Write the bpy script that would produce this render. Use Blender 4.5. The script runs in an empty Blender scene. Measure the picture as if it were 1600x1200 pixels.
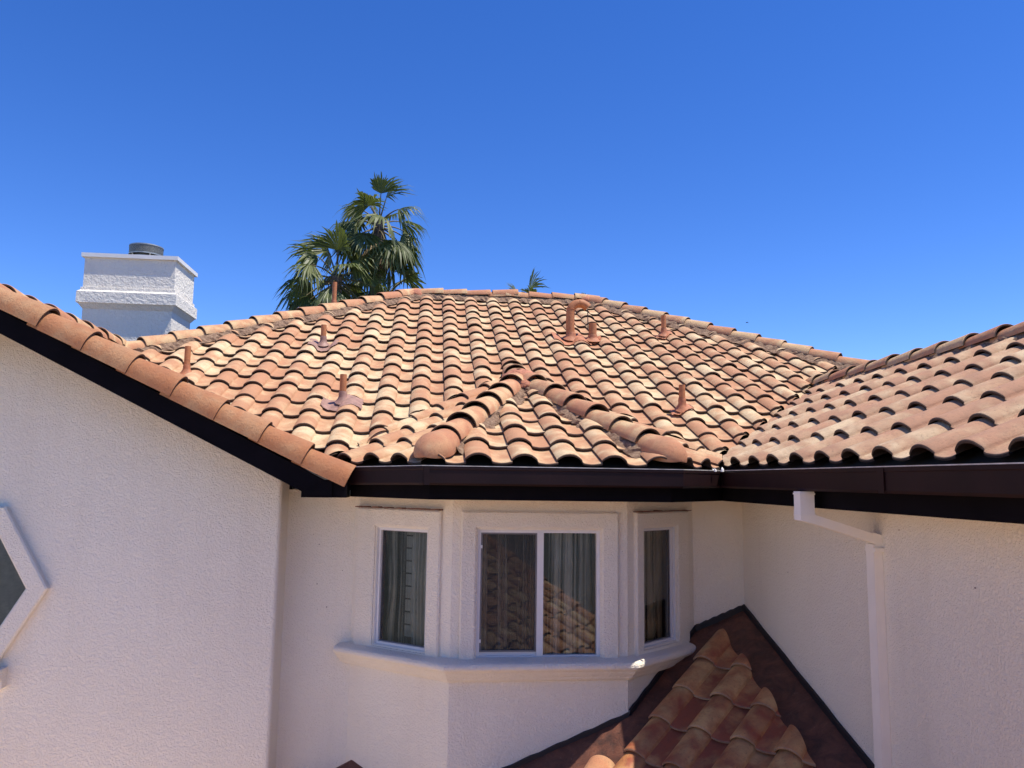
import bpy, math, random
from mathutils import Vector, Matrix
random.seed(7)
ZB = -3.1                                     # ground level, eye level = 0
R = math.radians
SC = bpy.context.scene
COL = SC.collection

# ------------------------------------------------------------------ camera
cam = bpy.data.cameras.new('camera')
camo = bpy.data.objects.new('camera', cam)
COL.objects.link(camo)
YAW, PIT, ROL = 0.10371254, 0.12193917, 0.01449947
cy, sy, cp, sp = math.cos(YAW), math.sin(YAW), math.cos(PIT), math.sin(PIT)
fw = Vector((sy*cp, cy*cp, sp)); rt = Vector((cy, -sy, 0)); up = rt.cross(fw)
r_ = rt*math.cos(ROL) + up*math.sin(ROL); u_ = -rt*math.sin(ROL) + up*math.cos(ROL)
M = Matrix((r_, u_, -fw)).transposed().to_4x4()
camo.matrix_world = M
cam.sensor_fit = 'HORIZONTAL'; cam.sensor_width = 36.0; cam.lens = 1216.416/1600*36.0
cam.clip_start = 0.05; cam.clip_end = 3000
SC.camera = camo

# ------------------------------------------------------------------ sky, sun, exposure
SUN = Vector((0.40, -0.15, 1.0)).normalized()
ELEV = math.asin(SUN.z); AZ = math.atan2(SUN.x, SUN.y)
w = bpy.data.worlds.new('World'); SC.world = w; w.use_nodes = True
nt = w.node_tree; nt.nodes.clear()
sky = nt.nodes.new('ShaderNodeTexSky'); sky.sky_type = 'NISHITA'; sky.sun_disc = False
sky.sun_elevation = ELEV; sky.sun_rotation = AZ
sky.altitude = 100; sky.air_density = 0.7; sky.dust_density = 0.0; sky.ozone_density = 3.0
hs = nt.nodes.new('ShaderNodeHueSaturation'); hs.inputs['Saturation'].default_value = 1.29; hs.inputs['Value'].default_value = 0.97; hs.inputs['Hue'].default_value = 0.515
bg = nt.nodes.new('ShaderNodeBackground'); bg.inputs[1].default_value = 0.15
wo = nt.nodes.new('ShaderNodeOutputWorld')
nt.links.new(sky.outputs[0], hs.inputs['Color']); nt.links.new(hs.outputs[0], bg.inputs[0]); nt.links.new(bg.outputs[0], wo.inputs[0])
sl = bpy.data.lights.new('sun', 'SUN'); sl.energy = 3.8; sl.angle = R(0.53); sl.color = (1.0, 0.94, 0.84)
so = bpy.data.objects.new('sun', sl); COL.objects.link(so)
so.rotation_euler = SUN.to_track_quat('Z', 'Y').to_euler()
SC.view_settings.view_transform = 'Standard'; SC.view_settings.look = 'None'
SC.view_settings.exposure = 0.65; SC.view_settings.gamma = 1
SC.cycles.max_bounces = 10; SC.cycles.diffuse_bounces = 6; SC.cycles.transparent_max_bounces = 12

# ------------------------------------------------------------------ helpers
class MB:
    def __init__(s): s.v = []; s.f = []; s.m = []; s.s = []; s.t = []
    def add(s, verts, faces, mat=0, smooth=False, tint=0.5):
        b = len(s.v); s.v += [tuple(x) for x in verts]
        for f in faces:
            s.f.append(tuple(b+i for i in f)); s.m.append(mat); s.s.append(smooth); s.t.append(tint)
    def poly(s, pts, mat=0, tint=0.5): s.add(pts, [tuple(range(len(pts)))], mat, False, tint)
    def box(s, lo, hi, mat=0, tint=0.5):
        (a, b, c), (d, e, f) = lo, hi
        s.add([(a,b,c),(d,b,c),(d,e,c),(a,e,c),(a,b,f),(d,b,f),(d,e,f),(a,e,f)],
              [(0,3,2,1),(4,5,6,7),(0,1,5,4),(1,2,6,5),(2,3,7,6),(3,0,4,7)], mat, False, tint)
    def obox(s, o, ax, ay, az, lo, hi, mat=0, tint=0.5):
        P = lambda x, y, z: o + ax*x + ay*y + az*z
        (a, b, c), (d, e, f) = lo, hi
        s.add([P(a,b,c),P(d,b,c),P(d,e,c),P(a,e,c),P(a,b,f),P(d,b,f),P(d,e,f),P(a,e,f)],
              [(0,3,2,1),(4,5,6,7),(0,1,5,4),(1,2,6,5),(2,3,7,6),(3,0,4,7)], mat, False, tint)
    def tube(s, pts, rad, n=12, mat=0, cap=True, smooth=True, tint=0.5):
        pts = [Vector(p) for p in pts]
        rr = rad if isinstance(rad, (list, tuple)) else [rad]*len(pts)
        vs = []; prev = None
        for i, p in enumerate(pts):
            d = (pts[min(i+1, len(pts)-1)] - pts[max(i-1, 0)]).normalized()
            if prev is None:
                a = Vector((0,0,1)) if abs(d.z) < 0.9 else Vector((1,0,0))
                x = d.cross(a).normalized()
            else:
                x = (prev - d*prev.dot(d)).normalized()
            prev = x; y = d.cross(x)
            for k in range(n):
                an = 2*math.pi*k/n
                vs.append(p + (x*math.cos(an) + y*math.sin(an))*rr[i])
        fs = []
        for i in range(len(pts)-1):
            for k in range(n):
                k2 = (k+1) % n
                fs.append((i*n+k, i*n+k2, (i+1)*n+k2, (i+1)*n+k))
        s.add(vs, fs, mat, smooth, tint)
        if cap:
            s.add(vs[:n], [tuple(range(n))[::-1]], mat, False, tint)
            s.add(vs[-n:], [tuple(range(n))], mat, False, tint)
    def build(s, name, mats, parent=None, label=None):
        me = bpy.data.meshes.new(name)
        me.from_pydata(s.v, [], s.f)
        if not isinstance(mats, (list, tuple)): mats = [mats]
        for m in mats: me.materials.append(m)
        me.polygons.foreach_set('material_index', s.m)
        me.polygons.foreach_set('use_smooth', s.s)
        at = me.attributes.new('tint', 'FLOAT', 'FACE'); at.data.foreach_set('value', s.t)
        me.update()
        o = bpy.data.objects.new(name, me); COL.objects.link(o)
        if parent: o.parent = parent
        if label: o['label'] = label
        return o

def tag(o, label, cat, group=None, kind=None):
    if label: o['label'] = label
    if cat: o['category'] = cat
    if group: o['group'] = group
    if kind: o['kind'] = kind
    return o
def empty(name, loc=(0,0,0)):
    o = bpy.data.objects.new(name, None); COL.objects.link(o); o.location = loc; return o
def reparent(o, p):                       # meshes are written in world metres
    o.parent = p; o.matrix_parent_inverse = Matrix.Translation(-Vector(p.location)) if p.type == 'EMPTY' else Matrix()
    return o

# ------------------------------------------------------------------ materials
class NT:
    def __init__(s, name):
        s.m = bpy.data.materials.new(name); s.m.use_nodes = True
        s.t = s.m.node_tree; s.t.nodes.clear()
        s.out = s.n('OutputMaterial'); s.b = s.n('BsdfPrincipled'); s.l(s.b.outputs[0], s.out.inputs[0])
    def n(s, t, **k):
        x = s.t.nodes.new('ShaderNode'+t)
        for a, b in k.items(): setattr(x, a, b)
        return x
    def l(s, a, b): s.t.links.new(a, b)
    def obj(s):
        return s.n('TexCoord').outputs['Object']
    def noise(s, scale, detail=4, rough=0.55, vec=None, dims='3D', w=None, dist=0):
        x = s.n('TexNoise'); x.noise_dimensions = dims
        x.inputs['Scale'].default_value = scale; x.inputs['Detail'].default_value = detail
        x.inputs['Roughness'].default_value = rough; x.inputs['Distortion'].default_value = dist
        s.l(vec or s.obj(), x.inputs['Vector'])
        if w is not None: s.l(w, x.inputs['W'])
        return x.outputs['Fac']
    def ramp(s, fac, stops):
        x = s.n('ValToRGB'); e = x.color_ramp.elements
        while len(e) > 1: e.remove(e[-1])
        e[0].position = stops[0][0]; c = stops[0][1]; e[0].color = (*c, 1) if len(c) == 3 else c
        for p, c in stops[1:]:
            q = e.new(p); q.color = (*c, 1) if len(c) == 3 else c
        s.l(fac, x.inputs[0]); return x.outputs[0]
    def mix(s, fac, a, b, mode='MIX'):
        x = s.n('MixRGB'); x.blend_type = mode
        for i, q in ((0, fac), (1, a), (2, b)):
            if isinstance(q, (int, float)): x.inputs[i].default_value = q
            elif isinstance(q, tuple): x.inputs[i].default_value = (*q, 1)
            else: s.l(q, x.inputs[i])
        return x.outputs[0]
    def math(s, op, a, b=0.0, c=0.0):
        x = s.n('Math'); x.operation = op
        for i, q in ((0, a), (1, b), (2, c)):
            if isinstance(q, (int, float)): x.inputs[i].default_value = q
            else: s.l(q, x.inputs[i])
        return x.outputs[0]
    def tint(s):
        x = s.n('Attribute'); x.attribute_name = 'tint'; return x.outputs['Fac']
    def bump(s, h, dist, strength=1.0):
        x = s.n('Bump'); x.inputs['Distance'].default_value = dist; x.inputs['Strength'].default_value = strength
        s.l(h, x.inputs['Height']); s.l(x.outputs[0], s.b.inputs['Normal']); return x
    def setv(s, **k):
        for a, b in k.items():
            i = s.b.inputs[a.replace('_', ' ')]
            if isinstance(b, tuple): i.default_value = (*b, 1)
            elif isinstance(b, (int, float)): i.default_value = b
            else: s.l(b, i)
        return s.m

def mat_tile(name, cream, mid, salmon, dark, rough=0.85, bumpd=0.0025, speck=0.5):
    m = NT(name); t = m.tint()
    wv = m.math('MULTIPLY', t, 60.0)
    n1 = m.noise(6.5, 3, 0.5, dims='4D', w=wv, dist=0.4)
    sh = m.math('ADD', m.math('MULTIPLY', n1, 2.0), m.math('MULTIPLY', t, 0.60))
    sh = m.math('SUBTRACT', sh, 0.78)
    c = m.ramp(sh, [(0.15, cream), (0.44, mid), (0.76, salmon)])
    n2 = m.noise(55, 4, 0.7)
    c = m.mix(m.ramp(n2, [(0.28, (0.6,)*3), (0.44, (0,)*3)]), c, dark)
    n3 = m.noise(9, 5, 0.65)
    c = m.mix(m.math('MULTIPLY', m.ramp(n3, [(0.38, (1,)*3), (0.60, (0,)*3)]), speck*0.55), c, dark)
    n4 = m.noise(240, 3, 0.8)
    c = m.mix(0.25, c, m.ramp(n4, [(0.3, (0.35,)*3), (0.7, (1.0,)*3)]), 'MULTIPLY')
    m.bump(m.math('ADD', n4, m.math('MULTIPLY', n2, 1.5)), bumpd)
    return m.setv(Base_Color=c, Roughness=rough)

T_FIELD = mat_tile('roof_tile', (0.76, 0.565, 0.325), (0.64, 0.39, 0.205), (0.54, 0.262, 0.132), (0.33, 0.19, 0.10), speck=0.35)
T_WING = mat_tile('weathered_roof_tile', (0.71, 0.515, 0.31), (0.60, 0.37, 0.21), (0.51, 0.265, 0.15), (0.28, 0.165, 0.10), speck=0.6)
T_EDGE  = mat_tile('roof_tile_edge', (0.115, 0.072, 0.045), (0.095, 0.055, 0.035), (0.085, 0.045, 0.03), (0.04, 0.025, 0.018))  # dark colour holds dirt plus the shade on edges, seams and undersides
T_CAP   = mat_tile('cap_tile', (0.72, 0.48, 0.25), (0.63, 0.33, 0.165), (0.57, 0.25, 0.125), (0.30, 0.16, 0.09), bumpd=0.004, speck=.4)
T_RAKE  = mat_tile('rake_tile', (0.60, 0.32, 0.155), (0.56, 0.25, 0.11), (0.52, 0.205, 0.085), (0.33, 0.16, 0.09), bumpd=0.007, speck=0.35)
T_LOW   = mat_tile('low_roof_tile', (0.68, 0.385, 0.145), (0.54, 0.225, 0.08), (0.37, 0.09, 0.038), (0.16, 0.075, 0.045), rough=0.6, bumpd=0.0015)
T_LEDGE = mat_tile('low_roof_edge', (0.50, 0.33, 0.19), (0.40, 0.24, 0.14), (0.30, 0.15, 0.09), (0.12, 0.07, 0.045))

def mat_stucco(name, base, dirt, d=0.006, sc=60, rough=0.9):
    m = NT(name)
    n0 = m.noise(0.9, 5, 0.6); n1 = m.noise(sc, 3, 0.6, dist=0.6)
    n5 = m.noise(sc*0.38, 3, 0.5, dist=0.8)
    c = m.mix(m.ramp(n0, [(0.38, (0,)*3), (0.7, (0.5,)*3)]), base, dirt)
    n2 = m.noise(9, 6, 0.75)
    c = m.mix(m.ramp(n2, [(0.26, (0.35,)*3), (0.36, (0,)*3)]), c, dirt)
    mp = m.n('Mapping'); mp.inputs['Scale'].default_value = (5, 5, .45); m.l(m.obj(), mp.inputs[0]); n6 = m.noise(1.0, 5, .65, vec=mp.outputs[0])
    c = m.mix(m.ramp(n6, [(.52, (0,)*3), (.78, (.28,)*3)]), c, tuple(q*.86 for q in dirt))
    h = m.ramp(n1, [(0.38, (0,)*3), (0.62, (1,)*3)])
    h2 = m.math('ADD', h, m.math('MULTIPLY', n5, 1.6))
    m.bump(h2, d)
    return m.setv(Base_Color=c, Roughness=rough)
STUC  = mat_stucco('stucco', (0.90, 0.825, 0.69), (0.83, 0.735, 0.595), d=0.0034, sc=75)
STUCT = mat_stucco('stucco_trim', (0.92, 0.845, 0.71), (0.86, 0.77, 0.63), d=0.004, sc=80)
STUCC = mat_stucco('chimney_stucco', (0.86, 0.79, 0.67), (0.82, 0.75, 0.635), d=0.005, sc=24)

def simple(name, col, rough=0.6, metal=0.0, nscale=20, var=0.15, bumpd=0.0, spec=None):
    m = NT(name); n = m.noise(nscale, 4, 0.6)
    dk = tuple(x*(1-var) for x in col); lt = tuple(min(1, x*(1+var)) for x in col)
    c = m.ramp(n, [(0.3, dk), (0.7, lt)])
    if bumpd: m.bump(n, bumpd)
    m.setv(Base_Color=c, Roughness=rough, Metallic=metal)
    if spec is not None: m.b.inputs['Specular IOR Level'].default_value = spec
    return m.m
GUT = simple('gutter_paint', (0.016, 0.006, 0.0062), 0.5, nscale=3, var=0.3, spec=0.2)
FASC = simple('fascia_paint', (0.004, 0.003, 0.005), 0.8, nscale=6, var=0.3, spec=0.1)
LIP = simple('gutter_lip', (0.55, 0.52, 0.47), 0.35, nscale=14, var=0.3)  # sun highlight along the lip is put into this pale colour
DECK = simple('roof_underlay', (0.03, 0.022, 0.018), 0.95)
VINYL = simple('window_vinyl', (0.74, 0.72, 0.70), 0.4, nscale=8, var=0.04)
DARKF = simple('screen_frame', (0.16, 0.15, 0.15), 0.5)
DSP = simple('downspout_paint', (0.90, 0.83, 0.72), 0.5, nscale=5, var=0.04)
PIPE = simple('vent_pipe_paint', (0.44, 0.165, 0.06), 0.65, nscale=30, var=0.2, bumpd=0.001)
PIPER = simple('vent_flashing_paint', (0.44, 0.165, 0.075), 0.7, nscale=22, var=0.3, bumpd=0.003)
LEAD = simple('lead_flashing', (0.34, 0.19, 0.14), 0.6, nscale=18, var=0.3, bumpd=0.004)
PLATE = simple('chimney_cap_paint', (0.82, 0.79, 0.74), 0.5, nscale=5, var=0.05)
STEEL = simple('galvanised_steel', (0.34, 0.35, 0.33), 0.45, 0.7, nscale=12, var=0.3)
RUST = simple('drip_strip', (0.19, 0.09, 0.06), 0.9, nscale=40, var=0.5, bumpd=0.003)
ROOM = simple('room_wall', (0.07, 0.065, 0.06), 0.9)
SOFF = simple('soffit', (0.5, 0.42, 0.36), 0.9)

def mat_mortar():
    m = NT('mortar'); n = m.noise(38, 6, 0.75); n2 = m.noise(130, 4, 0.8)
    c = m.ramp(n, [(0.3, (0.11, 0.06, 0.038)), (0.5, (0.27, 0.165, 0.10)), (0.7, (0.45, 0.31, 0.20))])
    m.bump(m.math('ADD', n, n2), 0.009); return m.setv(Base_Color=c, Roughness=0.95)
MORT = mat_mortar()
def mat_mastic():
    m = NT('red_mastic'); n = m.noise(16, 5, 0.7, dist=0.5)
    c = m.ramp(n, [(0.3, (0.30, 0.11, 0.06)), (0.6, (0.54, 0.21, 0.115)), (0.8, (0.62, 0.34, 0.20))])
    m.bump(n, 0.02); return m.setv(Base_Color=c, Roughness=0.8)
MAST = mat_mastic()
def mat_flash():
    m = NT('rusty_flashing'); n = m.noise(7, 6, 0.7, dist=0.6); n2 = m.noise(45, 5, 0.8)
    c = m.ramp(n, [(0.30, (0.035, 0.016, 0.012)), (0.48, (0.10, 0.036, 0.022)), (0.62, (0.16, 0.058, 0.032)), (0.8, (0.26, 0.12, 0.07))])
    c = m.mix(m.ramp(n2, [(0.62, (0,)*3), (0.72, (0.5,)*3)]), c, (0.33, 0.25, 0.20))
    m.bump(n, 0.012); return m.setv(Base_Color=c, Roughness=0.55)
FLASH = mat_flash()
def mat_glass(name, ior, dim=1.0):
    m = NT(name); m.t.nodes.remove(m.b)
    tr = m.n('BsdfTransparent'); tr.inputs[0].default_value = (0.86*dim, 0.85*dim, 0.81*dim, 1)
    gl = m.n('BsdfGlossy'); gl.inputs['Roughness'].default_value = 0.012; gl.inputs[0].default_value = (0.95, 0.97, 1, 1)
    fr = m.n('Fresnel'); fr.inputs[0].default_value = ior
    n = m.noise(1.3, 1, 0.5); b = m.n('Bump'); b.inputs['Distance'].default_value = 0.0016; m.l(n, b.inputs['Height'])
    m.l(b.outputs[0], gl.inputs['Normal'])
    mx = m.n('MixShader'); m.l(fr.outputs[0], mx.inputs[0]); m.l(tr.outputs[0], mx.inputs[1]); m.l(gl.outputs[0], mx.inputs[2])
    m.l(mx.outputs[0], m.out.inputs[0]); return m.m
GLASS = mat_glass('window_glass', 1.85)
def mat_screen():
    m = NT('insect_screen'); tr = m.n('BsdfTransparent'); m.setv(Base_Color=(0.05, 0.05, 0.05), Roughness=0.8)
    mx = m.n('MixShader'); mx.inputs[0].default_value = 0.42
    m.l(tr.outputs[0], mx.inputs[1]); m.l(m.b.outputs[0], mx.inputs[2]); m.l(mx.outputs[0], m.out.inputs[0]); return m.m
SCREEN = mat_screen()
def mat_sheer():
    m = NT('sheer_curtain'); n = m.noise(7, 3, 0.5)
    c = m.ramp(n, [(0.3, (0.62, 0.59, 0.52)), (0.7, (0.82, 0.78, 0.69))])
    m.setv(Base_Color=c, Roughness=0.9)
    tr = m.n('BsdfTransparent'); mx = m.n('MixShader'); mp = m.n('Mapping'); mp.inputs['Scale'].default_value = (15, 15, .3); m.l(m.obj(), mp.inputs[0]); ns = m.noise(1.0, 4, .6, vec=mp.outputs[0]); m.l(m.ramp(ns, [(.42, (.10,)*3), (.57, (.97,)*3)]), mx.inputs[0])
    m.l(tr.outputs[0], mx.inputs[1]); m.l(m.b.outputs[0], mx.inputs[2]); m.l(mx.outputs[0], m.out.inputs[0]); return m.m
SHEER = mat_sheer()
def mat_leaf(name, a, b):
    m = NT(name); n = m.noise(3.5, 3, 0.6); t = m.tint()
    c = m.ramp(m.math('ADD', m.math('MULTIPLY', n, 0.5), m.math('MULTIPLY', t, 0.5)), [(0.25, a), (0.75, b)])
    m.setv(Base_Color=c, Roughness=0.5)
    tl = m.n('BsdfTranslucent'); m.l(m.mix(0.5, c, (0.25, 0.33, 0.05)), tl.inputs[0])
    mx = m.n('MixShader'); mx.inputs[0].default_value = 0.22
    m.l(m.b.outputs[0], mx.inputs[1]); m.l(tl.outputs[0], mx.inputs[2]); m.l(mx.outputs[0], m.out.inputs[0]); return m.m
LEAF = mat_leaf('palm_leaf', (0.040, 0.060, 0.016), (0.165, 0.185, 0.052))
DEADLEAF = simple('dry_palm_leaf', (0.33, 0.25, 0.15), 0.8, var=0.3)
STEM = simple('palm_stalk', (0.14, 0.11, 0.045), 0.6, var=0.3)
TRUNK = simple('palm_trunk', (0.17, 0.12, 0.085), 0.95, nscale=14, var=0.5, bumpd=0.03)
GROUND = simple('warm_bounce_ground', (0.80, 0.57, 0.40), 0.9, nscale=1.5, var=0.15)

# ------------------------------------------------------------------ roof geometry constants (metres, eye level = 0)
S = 0.48659; TH = math.atan(S); W = 0.30; EXP = 0.32907
OFF = 0.053                                   # seam foot above the deck plane
main_z = lambda Y: -2.67905 + S*Y - OFF
wing_z = lambda X: 0.157 + S*(X-2.205) - OFF
SB = 0.385
EB_Y, EB_Z = 5.10, 0.085                      # bay eave line of the deck plane
bay_z = lambda Y: EB_Z + SB*(Y-EB_Y)
RY, RXL, RXR = 10.72, -0.28, 2.18             # main ridge
MZ = main_z(RY)
WRX = 4.0; WRZ = wing_z(WRX)                  # right wing ridge
SLW = 0.505                                   # left wing pitch
left_z = lambda X: 0.54 - SLW*(X+1.8)
LRX = -3.10; LRZ = left_z(LRX)

PROF = [(-.005,.019),(.02,.027),(.07,.037),(.13,.046),(.20,.0515),(.28,.0535),(.36,.0515),(.43,.045),(.49,.035),(.535,.0255),(.556,.0185),(.562,.0145),(.570,.0075),
        (.60,.003),(.64,.0005),(.69,-.0015),(.75,-.0035),(.82,-.003),(.89,-.001),(.95,.002),(1.01,.005)]
PROF = [(a_, b_*1.17) for a_, b_ in PROF]
LIFT, THK = 0.029, 0.016

def clip_poly(pts, hs):
    for (nx, ny, c) in hs:
        out = []
        for i, p in enumerate(pts):
            q = pts[(i+1) % len(pts)]
            dp = nx*p[0]+ny*p[1]-c; dq = nx*q[0]+ny*q[1]-c
            if dp <= 0: out.append(p)
            if (dp < 0 < dq) or (dq < 0 < dp):
                t = dp/(dp-dq); out.append(tuple(p[k]+(q[k]-p[k])*t for k in range(3)))
        pts = out
        if len(pts) < 3: return []
    return pts

def tile_field(o, u, v, n, cols, rows, choose, w=W, e=EXP, u0=0.0, mats=(0, 1), prof=PROF, rng=None, skip=None, pan=.0):
    """one mesh holding the clay tiles of a roof slope. o = eave point of column 0 on the deck plane"""
    rng = rng or random.Random(3); mb = MB()
    for j in range(rows[0], rows[1]):
        for i in range(cols[0], cols[1]):
            bx = u0 + i*w; by = j*e
            ctr = o + u*(bx+w*.5) + v*(by+e*.5)
            hs = choose(ctr)
            if hs is None: continue
            if skip and skip(ctr): continue
            inside = True; far = False
            for (nx, ny, c) in hs:
                d = nx*ctr.x+ny*ctr.y-c; L = math.hypot(nx, ny)
                if d > 0.34*L: far = True
                if d > -0.34*L: inside = False
            if far: continue
            tint = rng.random()*(1-pan); ptint = min(1, tint+pan+(rng.uniform(-.3, .3) if not pan else 0)); ju = rng.uniform(-.004, .004); jv = rng.uniform(-.007, .007) - (.02 if rng.random() < .02 else 0)
            rot = rng.uniform(-.011, .011); jl = rng.uniform(-.003, .005)
            def P(uu, vv, ww):
                a = uu*w - w*.5; b = vv - e*.5
                a2 = a - b*rot; b2 = b + a*rot
                return tuple(o + u*(bx+w*.5+ju+a2) + v*(by+e*.5+jv+b2) + n*ww)
            st = [0.0, 0.005, 0.012, 0.13, 0.26, e+0.05]
            dr = [0.006, 0.0015, 0.0, 0, 0, 0]
            top = []
            for sv, d in zip(st, dr):
                top.append([P(uu, sv-(0.009 if uu > .569 else 0)*(1 if sv < .1 else 0), ww+LIFT*(1-sv/e)+jl-d) for uu, ww in prof])
            bot = [P(uu, -(0.009 if uu > .569 else 0), ww+LIFT+jl-THK) for uu, ww in prof]
            bot2 = [P(uu, 0.16, ww+LIFT*(1-.16/e)+jl-THK) for uu, ww in prof]
            faces = []; N = len(prof)
            for a in range(len(st)-1):
                for b in range(N-1):
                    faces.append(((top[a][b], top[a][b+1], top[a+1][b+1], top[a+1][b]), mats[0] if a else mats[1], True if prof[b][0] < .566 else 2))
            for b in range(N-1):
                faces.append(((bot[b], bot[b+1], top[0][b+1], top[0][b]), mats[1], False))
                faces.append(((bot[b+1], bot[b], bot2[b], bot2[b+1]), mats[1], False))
            # left foot of the barrel
            for a in range(len(st)-1):
                lo = []
                for q in (a, a+1):
                    p = Vector(top[q][0]) - n*0.024; lo.append(tuple(p))
                faces.append(((lo[0], top[a][0], top[a+1][0], lo[1]), mats[1], False))
            cache = {}; vs = []; base = len(mb.v)
            for pts, mi, sm in faces:
                tt = ptint if sm == 2 else tint
                if not inside:
                    pts = clip_poly(list(pts), hs)
                    if not pts: continue
                idx = []
                for p in pts:
                    key = (round(p[0], 5), round(p[1], 5), round(p[2], 5), bool(sm))
                    if key not in cache: cache[key] = base+len(vs); vs.append(p)
                    if not idx or idx[-1] != cache[key]: idx.append(cache[key])
                if len(idx) > 2 and idx[0] == idx[-1]: idx.pop()
                if len(set(idx)) < 3: continue
                mb.f.append(tuple(idx)); mb.m.append(mi); mb.s.append(bool(sm)); mb.t.append(max(0, tt))
            mb.v += vs
    return mb

def cap_tile_mesh(L=0.41, r0=0.112, r1=0.094, arc=178, thick=0.014, nseg=16, flat=0.92, skirt=0.0):
    """barrel tile along +X (lower, wide end at x=0, upper end at x=L), axis at origin, opening down"""
    mb = MB(); xs = [0.0, 0.004, 0.012, L*.33, L*.66, L]
    def ring(x, r, inner=False):
        out = []
        for k in range(nseg+1):
            a = R(90-arc/2 + arc*k/nseg); out.append((x, r*math.cos(a), r*math.sin(a)*flat))
        if skirt:
            out = [(x, out[0][1], out[0][2]-skirt)] + out + [(x, out[-1][1], out[-1][2]-skirt)]
        return out
    rr = lambda x: r0+(r1-r0)*x/L
    rings = [ring(x, rr(x)-(0.004 if i == 0 else 0.001 if i == 1 else 0)) for i, x in enumerate(xs)]
    N = len(rings[0]); vs = [p for q in rings for p in q]
    mb.add(vs, [(a*N+b, a*N+b+1, (a+1)*N+b+1, (a+1)*N+b) for a in range(len(xs)-1) for b in range(N-1)], 0, True)
    inn = [ring(0, rr(0)-thick), ring(L, rr(L)-thick)]
    vs = [p for q in inn for p in q]
    mb.add(vs, [(b+1, b, N+b, N+b+1) for b in range(N-1)], 1, True)
    mb.add(rings[0]+inn[0], [(b+1, b, N+b, N+b+1) for b in range(N-1)], 1, False)
    for side in (0, N-1):
        mb.add([rings[0][side], rings[-1][side], inn[1][side], inn[0][side]], [(0, 1, 2, 3) if side else (3, 2, 1, 0)], 1, False)
    return mb

def end_cap_mesh(L=0.40, r=0.134):
    """rounded starter tile, closed end at x=0"""
    mb = MB(); n = 18; xs = [0, .008, .022, .045, .08, .12, .17, .23, L]
    vs = []
    for x in xs:
        q = math.sqrt(max(0, 1-(1-min(x/.17, 1))**2)); rr = max(.01, r*q)*(1-.15*max(0, x-.17)/.17)
        for k in range(n+1):
            a = R(-12 + 204*k/n); vs.append((x, rr*math.cos(a), rr*math.sin(a)*.95))
    N = n+1
    mb.add(vs, [(a*N+b, a*N+b+1, (a+1)*N+b+1, (a+1)*N+b) for a in range(len(xs)-1) for b in range(n)], 0, True)
    mb.add(vs[:N], [tuple(range(N))[::-1]], 0, True)
    return mb

_caps = {}
def cap_variant(kind, k, mats):
    key = (kind, k)
    if key not in _caps:
        rg = random.Random(hash(kind) % 1000 + k if False else sum(map(ord, kind))+k*13)
        if kind == 'ridge_tile': mb = cap_tile_mesh()
        elif kind == 'small_cap': mb = cap_tile_mesh(L=.36, r0=.100, r1=.085)
        elif kind == 'bay_cap': mb = cap_tile_mesh(L=.42, r0=.125, r1=.098)
        elif kind == 'rake_tile': mb = cap_tile_mesh(L=.40, r0=.136, r1=.106, arc=196, skirt=.022, thick=.018)
        elif kind == 'end_cap': mb = end_cap_mesh()
        t = rg.random(); mb.t = [t]*len(mb.f)
        me = mb.build('cap_tmp', mats); _caps[key] = me.data; bpy.data.objects.remove(me)
    return _caps[key]
def place_cap(name, kind, mats, pos, direc, parent, rng, roll=0.0, label=None, pitch=0.06):
    """direc points up-slope; each cap tips up slightly so that its low end laps over the one below"""
    d = Vector(direc).normalized()
    zz = Vector((0, 0, 1)); yv = zz.cross(d).normalized(); zv = d.cross(yv)
    yy = Matrix((d, yv, zv)).transposed()
    rotm = yy @ Matrix.Rotation(pitch + rng.uniform(-.012, .012), 3, 'Y') @ Matrix.Rotation(roll + rng.uniform(-.05, .05), 3, 'X') @ Matrix.Rotation(rng.uniform(-.025, .025), 3, 'Z')
    o = bpy.data.objects.new(name, cap_variant(kind, rng.randrange(6), mats)); COL.objects.link(o)
    o.matrix_world = Matrix.Translation(Vector(pos)) @ rotm.to_4x4()
    o.parent = parent
    if label: o['label'] = label
    return o
def cap_line(name, kind, mats, p_low, p_high, parent, step=EXP, rise=0.055, rng=None, start=0.0, end_pad=0.0, roll=0.0, pitch=0.06):
    rng = rng or random.Random(11); a = Vector(p_low); b = Vector(p_high); L = (b-a).length; d = (b-a)/L
    zz = Vector((0, 0, 1)); up_ = (zz - d*d.z).normalized()
    s_ = start; out = []
    while s_ < L-end_pad:
        p = a + d*s_ + up_*(rise + rng.uniform(-.004, .004))
        out.append(place_cap(name, kind, mats, p, d, parent, rng, roll, pitch=pitch)); s_ += step
    return out
def mortar_strip(mb, p0, p1, half, h_in, h_out, rng, side=(1, -1), seg=0.035):
    """lumpy bed under a line of caps; runs from under the cap out to the tiles"""
    a = Vector(p0); b = Vector(p1); L = (b-a).length; d = (b-a)/L
    lat = Vector((0, 0, 1)).cross(d).normalized(); up_ = d.cross(lat)
    nseg = int(L/seg)
    for sd in side:
        vs = []; K = 5
        for i in range(nseg+1):
            for k in range(K+1):
                t = k/K
                wd = half*1.08*t + (rng.uniform(-.018, .022) if k > 2 else 0)
                hh = h_in + (h_out-h_in)*t**1.5 + rng.uniform(-.007, .007)*(1 if k else 0)
                vs.append(a + d*(i*L/nseg) + lat*sd*wd + up_*hh)
        fs = [(i*(K+1)+k, i*(K+1)+k+1, (i+1)*(K+1)+k+1, (i+1)*(K+1)+k) for i in range(nseg) for k in range(K)]
        mb.add(vs, fs, 0, False)

# ------------------------------------------------------------------ the house
HOUSE = empty('stucco_house', (0, 0, 0))
tag(HOUSE, 'pale stucco house with clay tile roof, white chimney and bay window', 'house')
H = HOUSE

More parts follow.
